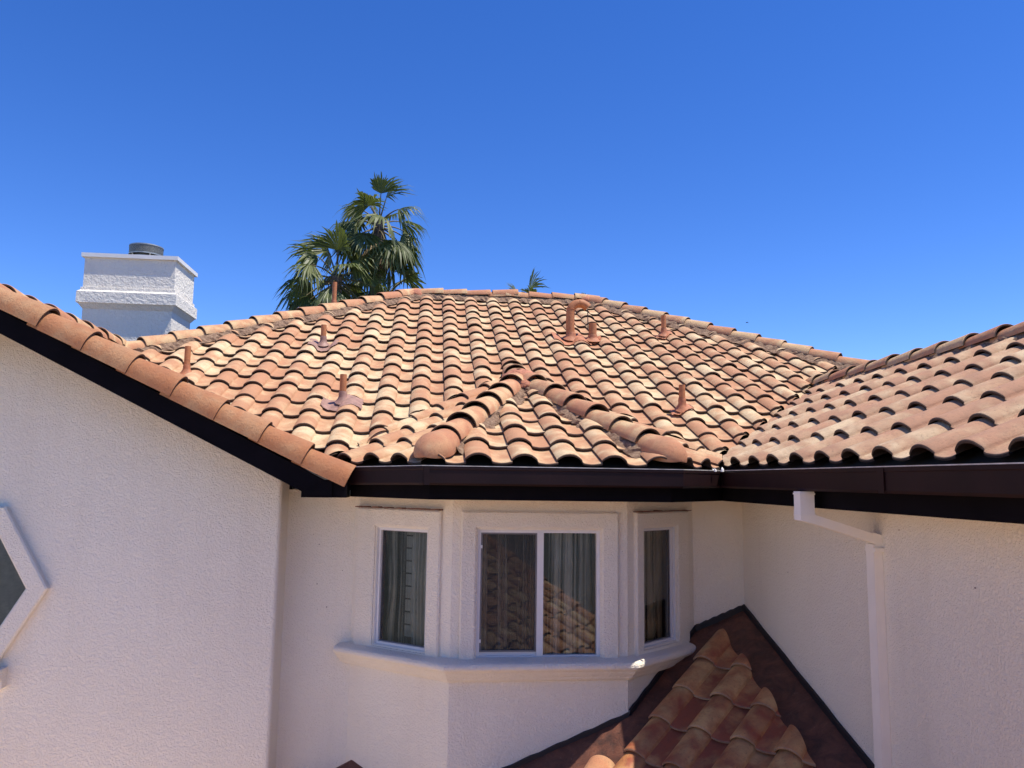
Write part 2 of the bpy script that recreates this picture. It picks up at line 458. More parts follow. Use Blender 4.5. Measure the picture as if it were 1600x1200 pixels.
# ---- main slope
def line_hs(p, q, keep):
    """half-plane bounded by the line p-q that keeps the point keep"""
    nx, ny = -(q[1]-p[1]), q[0]-p[0]; L = math.hypot(nx, ny); nx /= L; ny /= L; c = nx*p[0]+ny*p[1]
    if nx*keep[0]+ny*keep[1] > c: nx, ny, c = -nx, -ny, -c
    return (nx, ny, c)
def shift(h, d): return (h[0], h[1], h[2]-d)
BCX = 0.82                                         # bay axis
BL, BR = (-0.02, EB_Y), (1.66, EB_Y)                # bay eave corners (tile line)
AY = EB_Y + (BCX-BL[0])/math.tan(R(22.5)); AZ_ = bay_z(AY)
APEX = (BCX, AY)
fb = SB*math.sin(R(45))
lf_z = lambda X, Y: EB_Z + fb*((X-BL[0])+(Y-EB_Y))
rf_z = lambda X, Y: EB_Z + fb*((BR[0]-X)+(Y-EB_Y))
# meeting of the bay facets and the main slope
vY = lambda X: (EB_Z + fb*(X-BL[0]-EB_Y) - main_z(0))/(S-fb)
VT = (BCX, vY(BCX)); VLOW = (-0.62, vY(-0.62))
vYr = lambda X: (EB_Z + fb*(BR[0]-X-EB_Y) - main_z(0))/(S-fb)
VRL = (2.10, vYr(2.10))
wing_line = ((2.0, 2.0+(wing_z(0)-main_z(0))/S), (4.0, 4.0+(wing_z(0)-main_z(0))/S))
h_hipL = line_hs((RXL, RY), (RXL-1, RY-1), (0, 8)); h_hipR = line_hs((RXR, RY), (RXR+1, RY-1), (0, 8))
h_ridge = (0, 1, RY-.02)
h_wing = line_hs(wing_line[0], wing_line[1], (1, 9))
h_vl = line_hs(VLOW, VT, (-2, 8)); h_vr = line_hs(VT, VRL, (4, 8))
def choose_main(c):
    hs = [shift(h_hipL, .05), shift(h_hipR, .05), h_ridge, shift(h_wing, .03)]
    if c.y < VT[1]+.1:
        hs.append(shift(h_vl, .0) if c.x < BCX else shift(h_vr, .0))
    if c.x < -0.9 and c.y < 6.0: return None
    return hs
CT, ST = math.cos(TH), math.sin(TH)
mo = Vector((0.1216, 10.44882-16*EXP*CT, main_z(10.44882-16*EXP*CT)))
mbf = tile_field(mo, Vector((1,0,0)), Vector((0,CT,ST)), Vector((0,-ST,CT)), (-18, 24), (0, 19), choose_main, rng=random.Random(5))
MAIN = mbf.build('roof_slope', [T_FIELD, T_EDGE], H, 'large front slope of cream and salmon clay tiles')

# ---- right wing slope (faces left)
ww_ = 0.3055
wo_ = Vector((2.205, 3.361-0.3055*20, wing_z(2.205)))
h_w2 = line_hs(wing_line[0], wing_line[1], (5, 3))
h_rf_w = None
rn = Vector((-ST, 0, CT))
def choose_wing(c):
    hs = [shift(h_w2, .0), (1, 0, WRX-.02)]
    # valley against the right bay facet
    return hs
# the wing eave ends where the bay's right facet begins
def wing_bay():
    # rf_z = wing_z : line in plan
    f = lambda X, Y: rf_z(X, Y) - wing_z(X)
    pts = []
    for Y in (5.4, 6.2):
        a, b = 1.6, 3.2
        for _ in range(50):
            m_ = (a+b)/2
            if f(m_, Y) > 0: a = m_
            else: b = m_
        pts.append((a, Y))
    return pts
WB = wing_bay()
h_wb_keepwing = line_hs(WB[0], WB[1], (4, 4)); h_wb_keepbay = line_hs(WB[0], WB[1], (0, 6))
def choose_wing(c):
    hs = [shift(h_w2, .0), (1, 0, WRX-.02), (0, -1, -2.0)]
    if c.x < 2.6: hs.append(h_wb_keepwing)
    return hs
mbw = tile_field(wo_ + Vector((0, 0, 0)), Vector((0,-1,0)), Vector((CT,0,ST)), rn, (-38, 16), (0, 7), choose_wing, w=ww_, u0=0.0-20*0.3055, rng=random.Random(8))
# ---------- (barrel start lies on the far side of each seam)
WINGR = mbw.build('roof_slope', [T_WING, T_EDGE], H, 'right wing roof slope with long clay tile courses')

# ---- bay slopes
thb = math.atan(SB); cb, sb = math.cos(thb), math.sin(thb)
h_bhl = line_hs(BL, APEX, (BCX, EB_Y)); h_bhr = line_hs(BR, APEX, (BCX, EB_Y))
h_bl_out = line_hs(BL, APEX, (-1, 6)); h_br_out = line_hs(BR, APEX, (3, 6))
h_axL = (1, 0, BCX); h_axR = (-1, 0, -BCX)
bo = Vector((0.235, EB_Y, bay_z(EB_Y)))
mbb = tile_field(bo, Vector((1,0,0)), Vector((0,cb,sb)), Vector((0,-sb,cb)), (-3, 8), (0, 7), lambda c: [shift(h_bhl, .08), shift(h_bhr, .08)], w=.302, rng=random.Random(21))
BAYF = mbb.build('roof_slope', [T_FIELD, T_EDGE], H, 'small front slope of the bay between two barrel hips')
dl = Vector((0.70711, 0.70711, 0))
h_vl_in = line_hs(VLOW, VT, (0.6, 5.5)); h_vr_in = line_hs(VT, VRL, (1.0, 5.5))
# left facet: across direction runs along its eave from far end to the hip corner
ul = Vector((0.70711, -0.70711, 0)); vl = Vector((cb*.70711, cb*.70711, sb)); nl = ul.cross(vl)
lo_ = Vector((BL[0], BL[1], EB_Z)) + ul*(-0.90)
mbl = tile_field(lo_, ul, vl, nl, (-3, 9), (0, 9), lambda c: [shift(h_bl_out, .03), shift(h_vl_in, -.03)] + [shift(h_axL, 0)] + [(-1, 0, 0.66)], w=.29, rng=random.Random(25))
BAYL = mbl.build('roof_slope', [T_FIELD, T_EDGE], H, 'left facet of the bay roof with diagonal clay tiles')
ur = Vector((0.70711, 0.70711, 0)); vr = Vector((-cb*.70711, cb*.70711, sb)); nr = ur.cross(vr)
ro_ = Vector((BR[0], BR[1], EB_Z)) + ur*(-.27)
mbr = tile_field(ro_, ur, vr, nr, (-9, 6), (0, 9), lambda c: [shift(h_br_out, .03), shift(h_vr_in, -.03), h_axR, h_wb_keepbay], w=.29, rng=random.Random(29))
BAYR = mbr.build('roof_slope', [T_FIELD, T_EDGE], H, 'narrow right facet of the bay roof')

# ---- left wing slope (seen almost edge on)
thl = math.atan(SLW); cl_, sl_ = math.cos(thl), math.sin(thl)
lwo = Vector((-0.72, 5.56, left_z(-0.72)-.01))
h_lw = line_hs((-0.9, (left_z(-0.9)-main_z(0))/S), (-2.9, (left_z(-2.9)-main_z(0))/S), (-2, 5.6))
mbL = tile_field(lwo, Vector((0,1,0)), Vector((-cl_,0,sl_)), Vector((sl_,0,cl_)), (0, 9), (0, 8), lambda c: [shift(h_lw, .02), (-1, 0, -LRX-.02)], rng=random.Random(33))
LWR = mbL.build('roof_slope', [T_FIELD, T_EDGE], H, 'left wing roof slope seen edge on behind the rake tiles')

# ---- decks under the tiles and the far slopes
dk = MB(); dd = .022
e0 = 5.72
main_e = lambda Y: main_z(Y)-dd
dk.poly([(RXL-(RY-6.25), 6.25, main_e(6.25)), (-.95, 6.25, main_e(6.25)), (-.55, e0, main_e(e0)), (RXR+(RY-e0), e0, main_e(e0)), (RXR, RY, main_e(RY)), (RXL, RY, main_e(RY))])
bk = 2*RY-e0
dk.poly([(RXR+(RY-e0), bk, main_e(e0)), (RXL-(RY-e0), bk, main_e(e0)), (RXL, RY, main_e(RY)-.004), (RXR, RY, main_e(RY)-.004)])
dk.poly([(RXL-(RY-e0), bk, main_e(e0)-.004), (RXL-(RY-e0), e0, main_e(e0)-.004), (RXL, RY, main_e(RY)-.006)])
dk.poly([(RXR+(RY-e0), e0, main_e(e0)-.004), (RXR+(RY-e0), bk, main_e(e0)-.004), (RXR, RY, main_e(RY)-.006)])
WE = 2.16
dk.poly([(WE, 2.0, wing_z(WE)-dd), (WE, WE+3.62, wing_z(WE)-dd), (WRX, WRX+3.62, WRZ-dd), (WRX, 2.0, WRZ-dd)])
dk.poly([(2*WRX-WE, 2.0, wing_z(WE)-dd), (WRX, 2.0, WRZ-dd-.003), (WRX, WRX+3.62, WRZ-dd-.003), (2*WRX-WE, WRX+3.62, wing_z(WE)-dd)])
dk.poly([(-.66, 5.50, left_z(-.66)-dd), (-.66, 6.0, left_z(-.66)-dd), (LRX, 8.2, LRZ-dd), (LRX, 5.50, LRZ-dd)])
dk.poly([(2*LRX+.66, 5.50, left_z(-.66)-dd), (LRX, 5.50, LRZ-dd-.003), (LRX, 8.2, LRZ-dd-.003), (2*LRX+.66, 8.2, left_z(-.66)-dd)])
dk.poly([(BL[0]+.02, EB_Y+.03, bay_z(EB_Y)-dd+.01), (BR[0]-.02, EB_Y+.03, bay_z(EB_Y)-dd+.01), (APEX[0], APEX[1], AZ_-dd)])
dk.poly([(BL[0]+.02, EB_Y+.03, bay_z(EB_Y)-dd+.008), (APEX[0], APEX[1], AZ_-dd), (VT[0], VT[1], lf_z(*VT)-dd), (VLOW[0], VLOW[1], lf_z(*VLOW)-dd), (-.60, 5.72, EB_Z-dd)])
dk.poly([(BR[0]-.02, EB_Y+.03, bay_z(EB_Y)-dd+.008), (2.12, 5.58, EB_Z-dd), (2.12, 5.9, rf_z(2.12, 5.9)-dd), (VT[0], VT[1], rf_z(*VT)-dd), (APEX[0], APEX[1], AZ_-dd)])
dk.build('roof_deck', [DECK], H)

# ---- mortar beds and caps
rgm = random.Random(4)
CAPM = [T_CAP, T_EDGE]; RAKEM = [T_RAKE, T_EDGE]
hipL_low = Vector((RXL-4.6, RY-4.6, main_z(RY-4.6))); hipL_top = Vector((RXL, RY, MZ))
hipR_low = Vector((RXR+4.6, RY-4.6, main_z(RY-4.6))); hipR_top = Vector((RXR, RY, MZ))
mo1 = MB()
mortar_strip(mo1, hipL_low, hipL_top, .17, .11, -.022, rgm)
mortar_strip(mo1, hipR_low, hipR_top, .17, .11, -.022, rgm)
mortar_strip(mo1, hipL_top, hipR_top, .15, .10, -.035, rgm)
mo1.build('mortar', [MORT], MAIN)
cap_line('hip_tile', 'ridge_tile', CAPM, hipL_low, hipL_top, MAIN, rise=.065, rng=random.Random(41), end_pad=.12)
cap_line('hip_tile', 'ridge_tile', CAPM, hipR_low, hipR_top, MAIN, rise=.065, rng=random.Random(42), end_pad=.12)
half = (RXL+RXR)/2 + .05
cap_line('ridge_tile', 'small_cap', CAPM, (half+.42, RY, MZ), (RXL+.1, RY, MZ), MAIN, rise=.075, rng=random.Random(43), start=.30, pitch=.05)
cap_line('ridge_tile', 'small_cap', CAPM, (half-.60, RY, MZ), (RXR-.1, RY, MZ), MAIN, rise=.075, rng=random.Random(44), start=.60, pitch=.05)
place_cap('ridge_tile', 'small_cap', CAPM, (half+.18, RY, MZ+.098), (-1, 0, .02), MAIN, random.Random(3))

def lump(mb, c, rx, ry, rz, rng, n=14, m=7, amp=.1, mat=0):
    vs = []; c = Vector(c)
    for i in range(m+1):
        ph = math.pi*.5*i/m
        for k in range(n):
            a = 2*math.pi*k/n; q = 1+rng.uniform(-amp, amp)
            vs.append((c.x+rx*q*math.cos(a)*math.sin(ph+.02), c.y+ry*q*math.sin(a)*math.sin(ph+.02), c.z+rz*q*math.cos(ph)))
    mb.add(vs, [(i*n+k, (i+1)*n+k, (i+1)*n+(k+1) % n, i*n+(k+1) % n) for i in range(m) for k in range(n)], mat, True)
for p in (hipL_top, hipR_top):
    q = MB(); lump(q, p+Vector((0, -.01, .02)), .15, .13, .115, rgm); q.build('mastic', [MAST], MAIN)

# wing ridge
mo2 = MB(); wr0 = Vector((WRX, 2.0, WRZ)); wr1 = Vector((WRX, WRX+3.60, WRZ))
mortar_strip(mo2, wr0, wr1, .14, .09, -.03, rgm); mo2.build('mortar', [MORT], WINGR)
cap_line('ridge_tile', 'ridge_tile', CAPM, wr0, wr1+Vector((0, .1, 0)), WINGR, rise=.05, rng=random.Random(46), pitch=.05)
# left wing ridge
cap_line('ridge_tile', 'ridge_tile', CAPM, (LRX, 5.52, LRZ), (LRX, 8.1, LRZ), LWR, rise=.055, rng=random.Random(47), pitch=.05)
q = MB(); lump(q, (LRX-.14, 5.50, LRZ+.04), .16, .14, .12, rgm); q.build('mastic', [MAST], LWR)
# bay hips
ap3 = Vector((APEX[0], APEX[1], AZ_))
bl3 = Vector((BL[0], BL[1], EB_Z)); br3 = Vector((BR[0], BR[1], EB_Z))
mo3 = MB()
mortar_strip(mo3, bl3+(ap3-bl3)*.10, ap3, .165, .095, -.01, rgm)
mortar_strip(mo3, br3+(ap3-br3)*.10, ap3, .165, .095, -.01, rgm)
mo3.build('mortar', [MORT], BAYF)
for base, rgn in ((bl3, random.Random(51)), (br3, random.Random(52))):
    cap_line('hip_tile', 'bay_cap', CAPM, base, ap3, BAYF, rise=.06, rng=rgn, start=.36, end_pad=.05, step=.335, pitch=.08)
    d = (ap3-base).normalized()
    place_cap('end_cap', 'end_cap', CAPM, base-d*.03+Vector((0, 0, .060)), d, BAYF, rgn)
cap_line('ridge_tile', 'bay_cap', CAPM, ap3, Vector((VT[0], VT[1]+.2, lf_z(VT[0], VT[1]+.2))), BAYF, rise=.035, rng=random.Random(53), start=.1)
q = MB(); lump(q, ap3+Vector((0, -.02, .0)), .20, .22, .14, rgm, amp=.12); lump(q, ap3+Vector((0, -.22, -.06)), .10, .13, .10, rgm, amp=.15); q.build('mastic', [MAST], BAYF)
# rake
RK_Y = 5.535
rk0 = Vector((-0.575, RK_Y, left_z(-0.575))); rk1 = Vector((LRX-.25, RK_Y, left_z(LRX-.25)))
cap_line('rake_tile', 'rake_tile', RAKEM, rk0, rk1, LWR, step=.330, rise=.048, rng=random.Random(61), end_pad=.50, pitch=.05)

lw2 = Vector((2*LRX+.72, 8.2, left_z(-.72)-.01))
mb2 = tile_field(lw2, Vector((0,-1,0)), Vector((cl_,0,sl_)), Vector((-sl_,0,cl_)), (0, 9), (0, 8), lambda c: [(1, 0, LRX-.02), (0, -1, -5.56)], rng=random.Random(35))
LW2 = mb2.build('roof_slope', [T_FIELD, T_EDGE], H, 'far slope of the left wing roof')
cap_line('rake_tile', 'rake_tile', RAKEM, (2*LRX+.575, RK_Y, left_z(-.575)), (LRX, RK_Y, LRZ), LW2, step=.330, rise=.048, rng=random.Random(62), end_pad=.42, pitch=.05)

# ------------------------------------------------------------------ eaves: fascia, gutter
def path_strip(mb, pts, z0, z1, off, mat=0, closed=False):
    pass
GP = [(-0.64, 5.63), (-0.044, 5.05), (1.68, 5.05), (2.09, 5.46), (2.09, 2.05)]
def offset_path(pts, d):
    """offset to the left of travel direction = towards the house (+Y / +X side)"""
    out = []; n_ = len(pts)
    for i in range(n_):
        ds = []
        if i > 0: ds.append(Vector((pts[i][0]-pts[i-1][0], pts[i][1]-pts[i-1][1])).normalized())
        if i < n_-1: ds.append(Vector((pts[i+1][0]-pts[i][0], pts[i+1][1]-pts[i][1])).normalized())
        ns = [Vector((-q.y, q.x)) for q in ds]
        if len(ns) == 1: v_ = ns[0]*d
        else:
            b_ = (ns[0]+ns[1]).normalized(); v_ = b_*(d/b_.dot(ns[0]))
        out.append((pts[i][0]+v_.x, pts[i][1]+v_.y))
    return out
def sweep(mb, pts, prof, mat=0, smooth=False, zoff=None):
    """prof = list of (offset towards house, z)"""
    rows = [offset_path(pts, o_) for o_, z in prof]
    n_ = len(pts)
    for a in range(len(prof)-1):
        for i in range(n_-1):
            z0 = zoff or [0]*n_
            mb.add([(*rows[a][i], prof[a][1]+z0[i]), (*rows[a][i+1], prof[a][1]+z0[i+1]), (*rows[a+1][i+1], prof[a+1][1]+z0[i+1]), (*rows[a+1][i], prof[a+1][1]+z0[i])],
                   [(0, 1, 2, 3)], mat, smooth)
zo = [-.012, 0, 0, 0.003, 0.003]
g = MB()
sweep(g, GP, [(.014, .078), (.0, .078), (.0, .060), (.004, .055), (.004, -.030), (.014, -.043), (.115, -.043), (.115, .060)], 0, zoff=zo)
sweep(g, GP, [(.112, .060), (.112, -.038), (.018, -.038), (.010, -.028), (.010, .078)], 0, zoff=zo)
a, b = GP[-1]; g.poly([(a, b, .078), (a, b, -.04), (a+.115, b, -.04), (a+.115, b, .06)])
GUTTER = g.build('gutter', [GUT], H)
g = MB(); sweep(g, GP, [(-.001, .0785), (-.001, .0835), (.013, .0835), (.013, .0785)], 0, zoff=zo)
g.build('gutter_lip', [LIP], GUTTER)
# joints of the gutter runs
for (x, y) in ((0.0, 0), ):
    g = MB()
    g.box((-.032, 5.046, -.042), (.004, 5.0495, .076)); g.build('gutter_joint', [GUT], GUTTER)
    g = MB(); g.box((2.0863, 3.42, -.038), (2.0897, 3.47, .076)); g.build('gutter_joint', [GUT], GUTTER)
f_ = MB()
FP = [(-0.70, 5.74), (-0.044+.0, 5.05), (1.68, 5.05), (2.09, 5.46), (2.09, 2.05)]
FP2 = offset_path(GP, .118)
sweep(f_, FP2, [(.0, .055), (.0, -.138), (.028, -.138)], 0)
f_.build('fascia', [FASC], H)
# soffit closes the eaves down to the walls
s_ = MB()
def zq(pts, z): s_.poly([(x, y, z) for x, y in pts])
o2 = offset_path(GP, .140)
zq([o2[0], o2[1], (0.176, 5.66), (-0.56, 6.25), (-0.75, 6.25)], -.134)
zq([o2[1], o2[2], (1.442, 5.66), (0.176, 5.66)], -.134)
zq([o2[2], o2[3], (2.58, 6.25), (2.13, 6.25), (1.442, 5.66)], -.134)
zq([o2[3], o2[4], (2.58, 2.05), (2.58, 6.25)], -.134)
s_.build('soffit', [SOFF], H)
# rake fascia
rf = MB()
zt = lambda X: left_z(X)-.012; zb = lambda X: left_z(X)-.165
for (xa, xb) in ((-0.72, LRX),):
    for y0, y1 in ((5.45, 5.48),):
        pts = [(xa, zt(xa)), (xb, zt(xb)), (xb, zb(xb)), (xa-.1, zb(xa-.1))]
        rf.poly([(x, y0, z) for x, z in pts]); rf.poly([(x, y1, z) for x, z in pts][::-1])
        for i in range(4):
            p, q2 = pts[i], pts[(i+1) % 4]
            rf.poly([(p[0], y0, p[1]), (p[0], y1, p[1]), (q2[0], y1, q2[1]), (q2[0], y0, q2[1])])
xb = LRX; xc = 2*LRX+.72
pts = [(xb, zt(xb)), (xc, zt(-.72)), (xc, zb(-.72)), (xb, zb(xb))]
rf.poly([(x, 5.45, z) for x, z in pts]); rf.poly([(x, 5.48, z) for x, z in pts][::-1])
rf.poly([(x, y, z-.0) for x, y, z in ((xb, 5.45, zb(xb)), (xc, 5.45, zb(-.72)), (xc, 5.48, zb(-.72)), (xb, 5.48, zb(xb)))])
# sloping soffit behind the rake board
rf.poly([(-.80, 5.48, zb(-.80)+.01), (LRX, 5.48, zb(LRX)+.01), (LRX, 5.92, zb(LRX)+.01), (-.80, 5.92, zb(-.80)+.01)])
rf.poly([(xc, 5.48, zb(-.72)+.01), (LRX, 5.48, zb(LRX)+.01), (LRX, 5.92, zb(LRX)+.01), (xc, 5.92, zb(-.72)+.01)])
rf.build('rake_board', [FASC], H)
# boxed return where rake board and gutter meet
rb = MB()
rb.box((-0.86, 5.452, -.141), (-.655, 5.60, -.02)); rb.box((-.655, 5.47, -.1405), (-.56, 5.72, -.02))
rb.build('eave_return', [FASC], H)

# ------------------------------------------------------------------ walls
ZT = -.10
def wall_quad(mb, a, b, z0, z1, hole=None):
    """facet from a to b (plan), hole = (s0, s1, z0, z1) along the facet"""
    a = Vector((*a, 0)); b = Vector((*b, 0)); L = (b-a).length; d = (b-a)/L
    P = lambda s, z: (a.x+d.x*s, a.y+d.y*s, z)
    def Q(s0, s1, q0, q1): mb.poly([P(s0, q0), P(s1, q0), P(s1, q1), P(s0, q1)])
    if not hole: Q(0, L, z0, z1); return
    h0, h1, g0, g1 = hole
    Q(0, h0, z0, z1); Q(h1, L, z0, z1); Q(h0, h1, z0, g0); Q(h0, h1, g1, z1)
A0, A1, A2, A3 = (-0.56, 6.20), (0.176, 5.62), (1.442, 5.62), (2.13, 6.20)
XW = 2.551
fL = math.dist(A0, A1); fR = math.dist(A2, A3)
# facet coordinates measured from the outer end for the left one
WL = dict(a=A0, b=A1, s0=fL-.697, s1=fL-.215, z0=-1.225, z1=-.372, t0=fL-.89, t1=fL-.090)
WC = dict(a=A1, b=A2, s0=.185, s1=1.063, z0=-1.250, z1=-.359, t0=.062, t1=1.197)
WR = dict(a=A2, b=A3, s0=.190, s1=.624, z0=-1.208, z1=-.350, t0=.080, t1=.800)
mw = MB()
wall_quad(mw, (-1.098, 6.20), A0, ZB, ZT)
mw.build('wall', [STUC], H, 'narrow recessed wall left of the bay')
mw = MB(); wall_quad(mw, A3, (XW, 6.20), ZB, ZT)
mw.build('wall', [STUC], H, 'narrow recessed wall right of the bay')
mw = MB()
for q_ in (WL, WC, WR): wall_quad(mw, q_['a'], q_['b'], ZB, ZT, (q_['s0'], q_['s1'], q_['z0'], q_['z1']))
BAYW = mw.build('bay_wall', [STUC], H)
mw = MB(); wall_quad(mw, (XW, 6.20), (XW, 2.1), ZB, ZT); mw.poly([(XW, 2.1, ZB), (5.6, 2.1, ZB), (5.6, 2.1, .1), (4.0, 2.1, .9), (XW, 2.1, .15)])
mw.build('wall', [STUC], H, 'long stucco wall of the right wing behind the downspout')
# gable wall with the six sided opening
HX, HZ, HR, HI = -3.265, -0.80, 0.648, 0.505
def hexp(r, k): return (HX + r*math.cos(R(60*k)), HZ + r*math.sin(R(60*k)))
mw = MB()
GW = 5.90; xl = -4.95; xr_ = -1.098
ztp = lambda X: (left_z(X) if X > LRX else left_z(2*LRX-X)) - .05
outer = [(xr_, ZB), (xr_, ztp(xr_)), (LRX, ztp(LRX)), (xl, ztp(xl)), (xl, ZB)]
in_ = [hexp(HI, k) for k in range(6)]      # 0 = right tip, counter-clockwise
W3 = lambda p: (p[0], GW, p[1])
mw.poly([W3(p) for p in [(xr_, ZB), (xr_, HZ), in_[0], in_[5], (in_[5][0], ZB)]])
mw.poly([W3(p) for p in [(xr_, HZ), (xr_, ztp(xr_)), (in_[1][0], ztp(in_[1][0])), in_[1], in_[0]]])
mw.poly([W3(p) for p in [in_[1], (in_[1][0], ztp(in_[1][0])), (LRX, ztp(LRX)), (in_[2][0], ztp(in_[2][0])), in_[2]]])
mw.poly([W3(p) for p in [in_[2], (in_[2][0], ztp(in_[2][0])), (xl, ztp(xl)), (xl, HZ), in_[3]]])
mw.poly([W3(p) for p in [in_[3], (xl, HZ), (xl, ZB), (in_[4][0], ZB), in_[4]]])
mw.poly([W3(p) for p in [in_[4], (in_[4][0], ZB), (in_[5][0], ZB), in_[5]]])
# rounded corner and the short return to the bay wall
cr = .03; cs = []
for k in range(5):
    a_ = R(90*k/4); cs.append((xr_+cr*math.sin(a_), GW+cr-cr*math.cos(a_)))
for i in range(4): mw.add([(cs[i][0], cs[i][1], ZB), (cs[i+1][0], cs[i+1][1], ZB), (cs[i+1][0], cs[i+1][1], .05), (cs[i][0], cs[i][1], .05)], [(0, 1, 2, 3)], 0, True)
mw.poly([(xr_+cr, GW+cr, ZB), (xr_+cr, 6.20, ZB), (xr_+cr, 6.20, .05), (xr_+cr, GW+cr, .05)])
mw.build('wall', [STUC], H, 'gable wall of the left wing with six sided window')
# outer shell on the far sides (keeps the rooms dark)
mw = MB()
mw.poly([(-4.95, GW, ZB), (-4.95, 15.4, ZB), (-4.95, 15.4, -.1), (-4.95, GW, -.1)])
mw.poly([(-4.95, 15.4, ZB), (6.9, 15.4, ZB), (6.9, 15.4, -.05), (-4.95, 15.4, -.05)])
mw.poly([(6.9, 15.4, ZB), (6.9, 6.0, ZB), (6.9, 6.0, -.05), (6.9, 15.4, -.05)])
mw.poly([(6.9, 6.0, ZB), (5.6, 6.0, ZB), (5.6, 6.0, .1), (6.9, 6.0, -.05)])
mw.poly([(5.6, 6.0, ZB), (5.6, 2.1, ZB), (5.6, 2.1, .1), (5.6, 6.0, .1)])
mw.build('wall', [STUC], H, 'outer walls on the far side of the house')
# rooms behind the windows
rm = MB()
rm.box((-.9, 7.6, -3.0), (2.5, 7.7, .05)); rm.box((-1.0, 6.25, -3.0), (-.9, 7.7, .05)); rm.box((2.5, 6.25, -3.0), (2.55-.01, 7.7, .05)); rm.box((-.9, 5.9, -3.1), (2.5, 7.7, -3.0))
rm.box((-4.9, 7.0, -3.0), (-1.2, 7.1, .3)); rm.box((-4.9, 5.95, -3.1), (-1.2, 7.1, -3.0)); rm.box((-.9, 6.25, .03), (2.5, 7.7, .06))
rm.build('room_wall', [ROOM], H)

# ------------------------------------------------------------------ bay windows
def frame_ring(mb, o, d, nrm, s0, s1, z0, z1, wd, y0, y1, mat=0, bottom=None):
    """picture frame made of four butted bars; nrm points outwards, y = distance outwards"""
    up_ = Vector((0, 0, 1)); wb = wd if bottom is None else bottom
    mb.obox(o, d, nrm, up_, (s0, y0, z1-wd), (s1, y1, z1), mat)
    if wb: mb.obox(o, d, nrm, up_, (s0, y0, z0), (s1, y1, z0+wb), mat)
    mb.obox(o, d, nrm, up_, (s0, y0, z0+wb), (s0+wd, y1, z1-wd), mat)
    mb.obox(o, d, nrm, up_, (s1-wd, y0, z0+wb), (s1, y1, z1-wd), mat)
def make_window(q, label, slider=False, strip=False):
    a = Vector((*q['a'], 0)); b = Vector((*q['b'], 0)); d = (b-a).normalized(); nrm = Vector((d.y, -d.x, 0)); up_ = Vector((0,0,1))
    s0, s1, z0, z1 = q['s0'], q['s1'], q['z0'], q['z1']
    mb = MB(); frame_ring(mb, a, d, nrm, s0, s1, z0, z1, .020, -.055, -.012)
    if slider:
        mx_ = (s0+s1)/2+.008
        mb.obox(a, d, nrm, up_, (mx_-.023, -.050, z0+.02), (mx_+.023, -.006, z1-.02))
        mb.obox(a, d, nrm, up_, (s0+.02, -.05, z0+.02), (mx_-.023, -.030, z0+.045))
    # outer rim, thin
    frame_ring(mb, a, d, nrm, s0-.006, s1+.006, z0-.006, z1+.006, .008, -.011, .004)
    WN = mb.build('window', [VINYL], H, label)
    # stucco surround with soft outer edge
    t0, t1, tz0, tz1 = q['t0'], q['t1'], -1.262, -.228
    mb = MB()
    def ring2(o_, i_, yo, yi):
        (os0, os1, oz0, oz1), (is0, is1, iz0, iz1) = o_, i_
        P = lambda s, z, y: a + d*s + nrm*y + up_*z
        O = [P(os0,oz0,yo), P(os1,oz0,yo), P(os1,oz1,yo), P(os0,oz1,yo)]; I = [P(is0,iz0,yi), P(is1,iz0,yi), P(is1,iz1,yi), P(is0,iz1,yi)]
        mb.add(O+I, [(0,1,5,4),(1,2,6,5),(2,3,7,6),(3,0,4,7)], 0, False)
    e1 = .010
    R0 = (t0, t1, tz0, tz1); R1 = (t0, t1, tz0, tz1); R2 = (t0+e1, t1-e1, tz0, tz1-e1)
    ie = .012
    R3 = (s0-.012-ie, s1+.012+ie, z0-.012, z1+.012+ie); R4 = (s0-.012, s1+.012, z0-.012, z1+.012); R5 = (s0-.002, s1+.002, z0-.002, z1+.002)
    ring2(R0, R1, 0.0, .020); ring2(R1, R2, .020, .029); ring2(R2, R3, .029, .029); ring2(R3, R4, .029, .022); ring2(R4, R4, .022, .012); ring2(R4, R5, .012, .010); ring2(R5, R5, .010, -.06)
    mb.build('window_surround', [STUCT], WN)
    # panes
    P = lambda s, z, y: a + d*s + nrm*y + up_*z
    def pane(x0, x1, y, mat, name, zz0=z0+.018, zz1=z1-.018):
        m_ = MB(); m_.poly([P(x0, zz0, y), P(x1, zz0, y), P(x1, zz1, y), P(x0, zz1, y)]); m_.build(name, [mat], WN)
    if slider:
        pane(s0+.018, mx_-.02, -.036, GLASS, 'pane'); pane(mx_+.02, s1-.018, -.044, GLASS, 'pane')
        pane(s0+.022, mx_-.024, -.020, SCREEN, 'insect_screen', z0+.045)
        m_ = MB(); frame_ring(m_, a, d, nrm, s0+.0205, mx_-.0235, z0+.0455, z1-.0205, .011, -.026, -.014)
        m_.build('screen_frame', [DARKF], WN)
        for zz in (z0+.11, z1-.13):
            m_ = MB(); m_.obox(a, d, nrm, up_, (s0+.012, -.012, zz), (s0+.030, -.004, zz+.022)); m_.build('screen_clip', [VINYL], WN)
    else:
        pane(s0+.018, s1-.018, -.036, GLASS, 'pane')
        m_ = MB(); frame_ring(m_, a, d, nrm, s0+.0202, s1-.0202, z0+.0202, z1-.0202, .007, -.045, -.030); m_.build('glazing_bead', [DARKF], WN)
    if strip:
        m_ = MB(); n_ = 14; rg = random.Random(int(s0*100))
        for i in range(n_):
            xa = t0-.004+(t1-t0+.008)*i/n_; xb_ = t0-.004+(t1-t0+.008)*(i+1)/n_
            hh = .007+rg.uniform(-.003, .004)
            m_.obox(a, d, nrm, up_, (xa, 0, tz1+.001), (xb_, .050, tz1+hh))
        m_.build('drip_strip', [RUST], WN)
    return WN
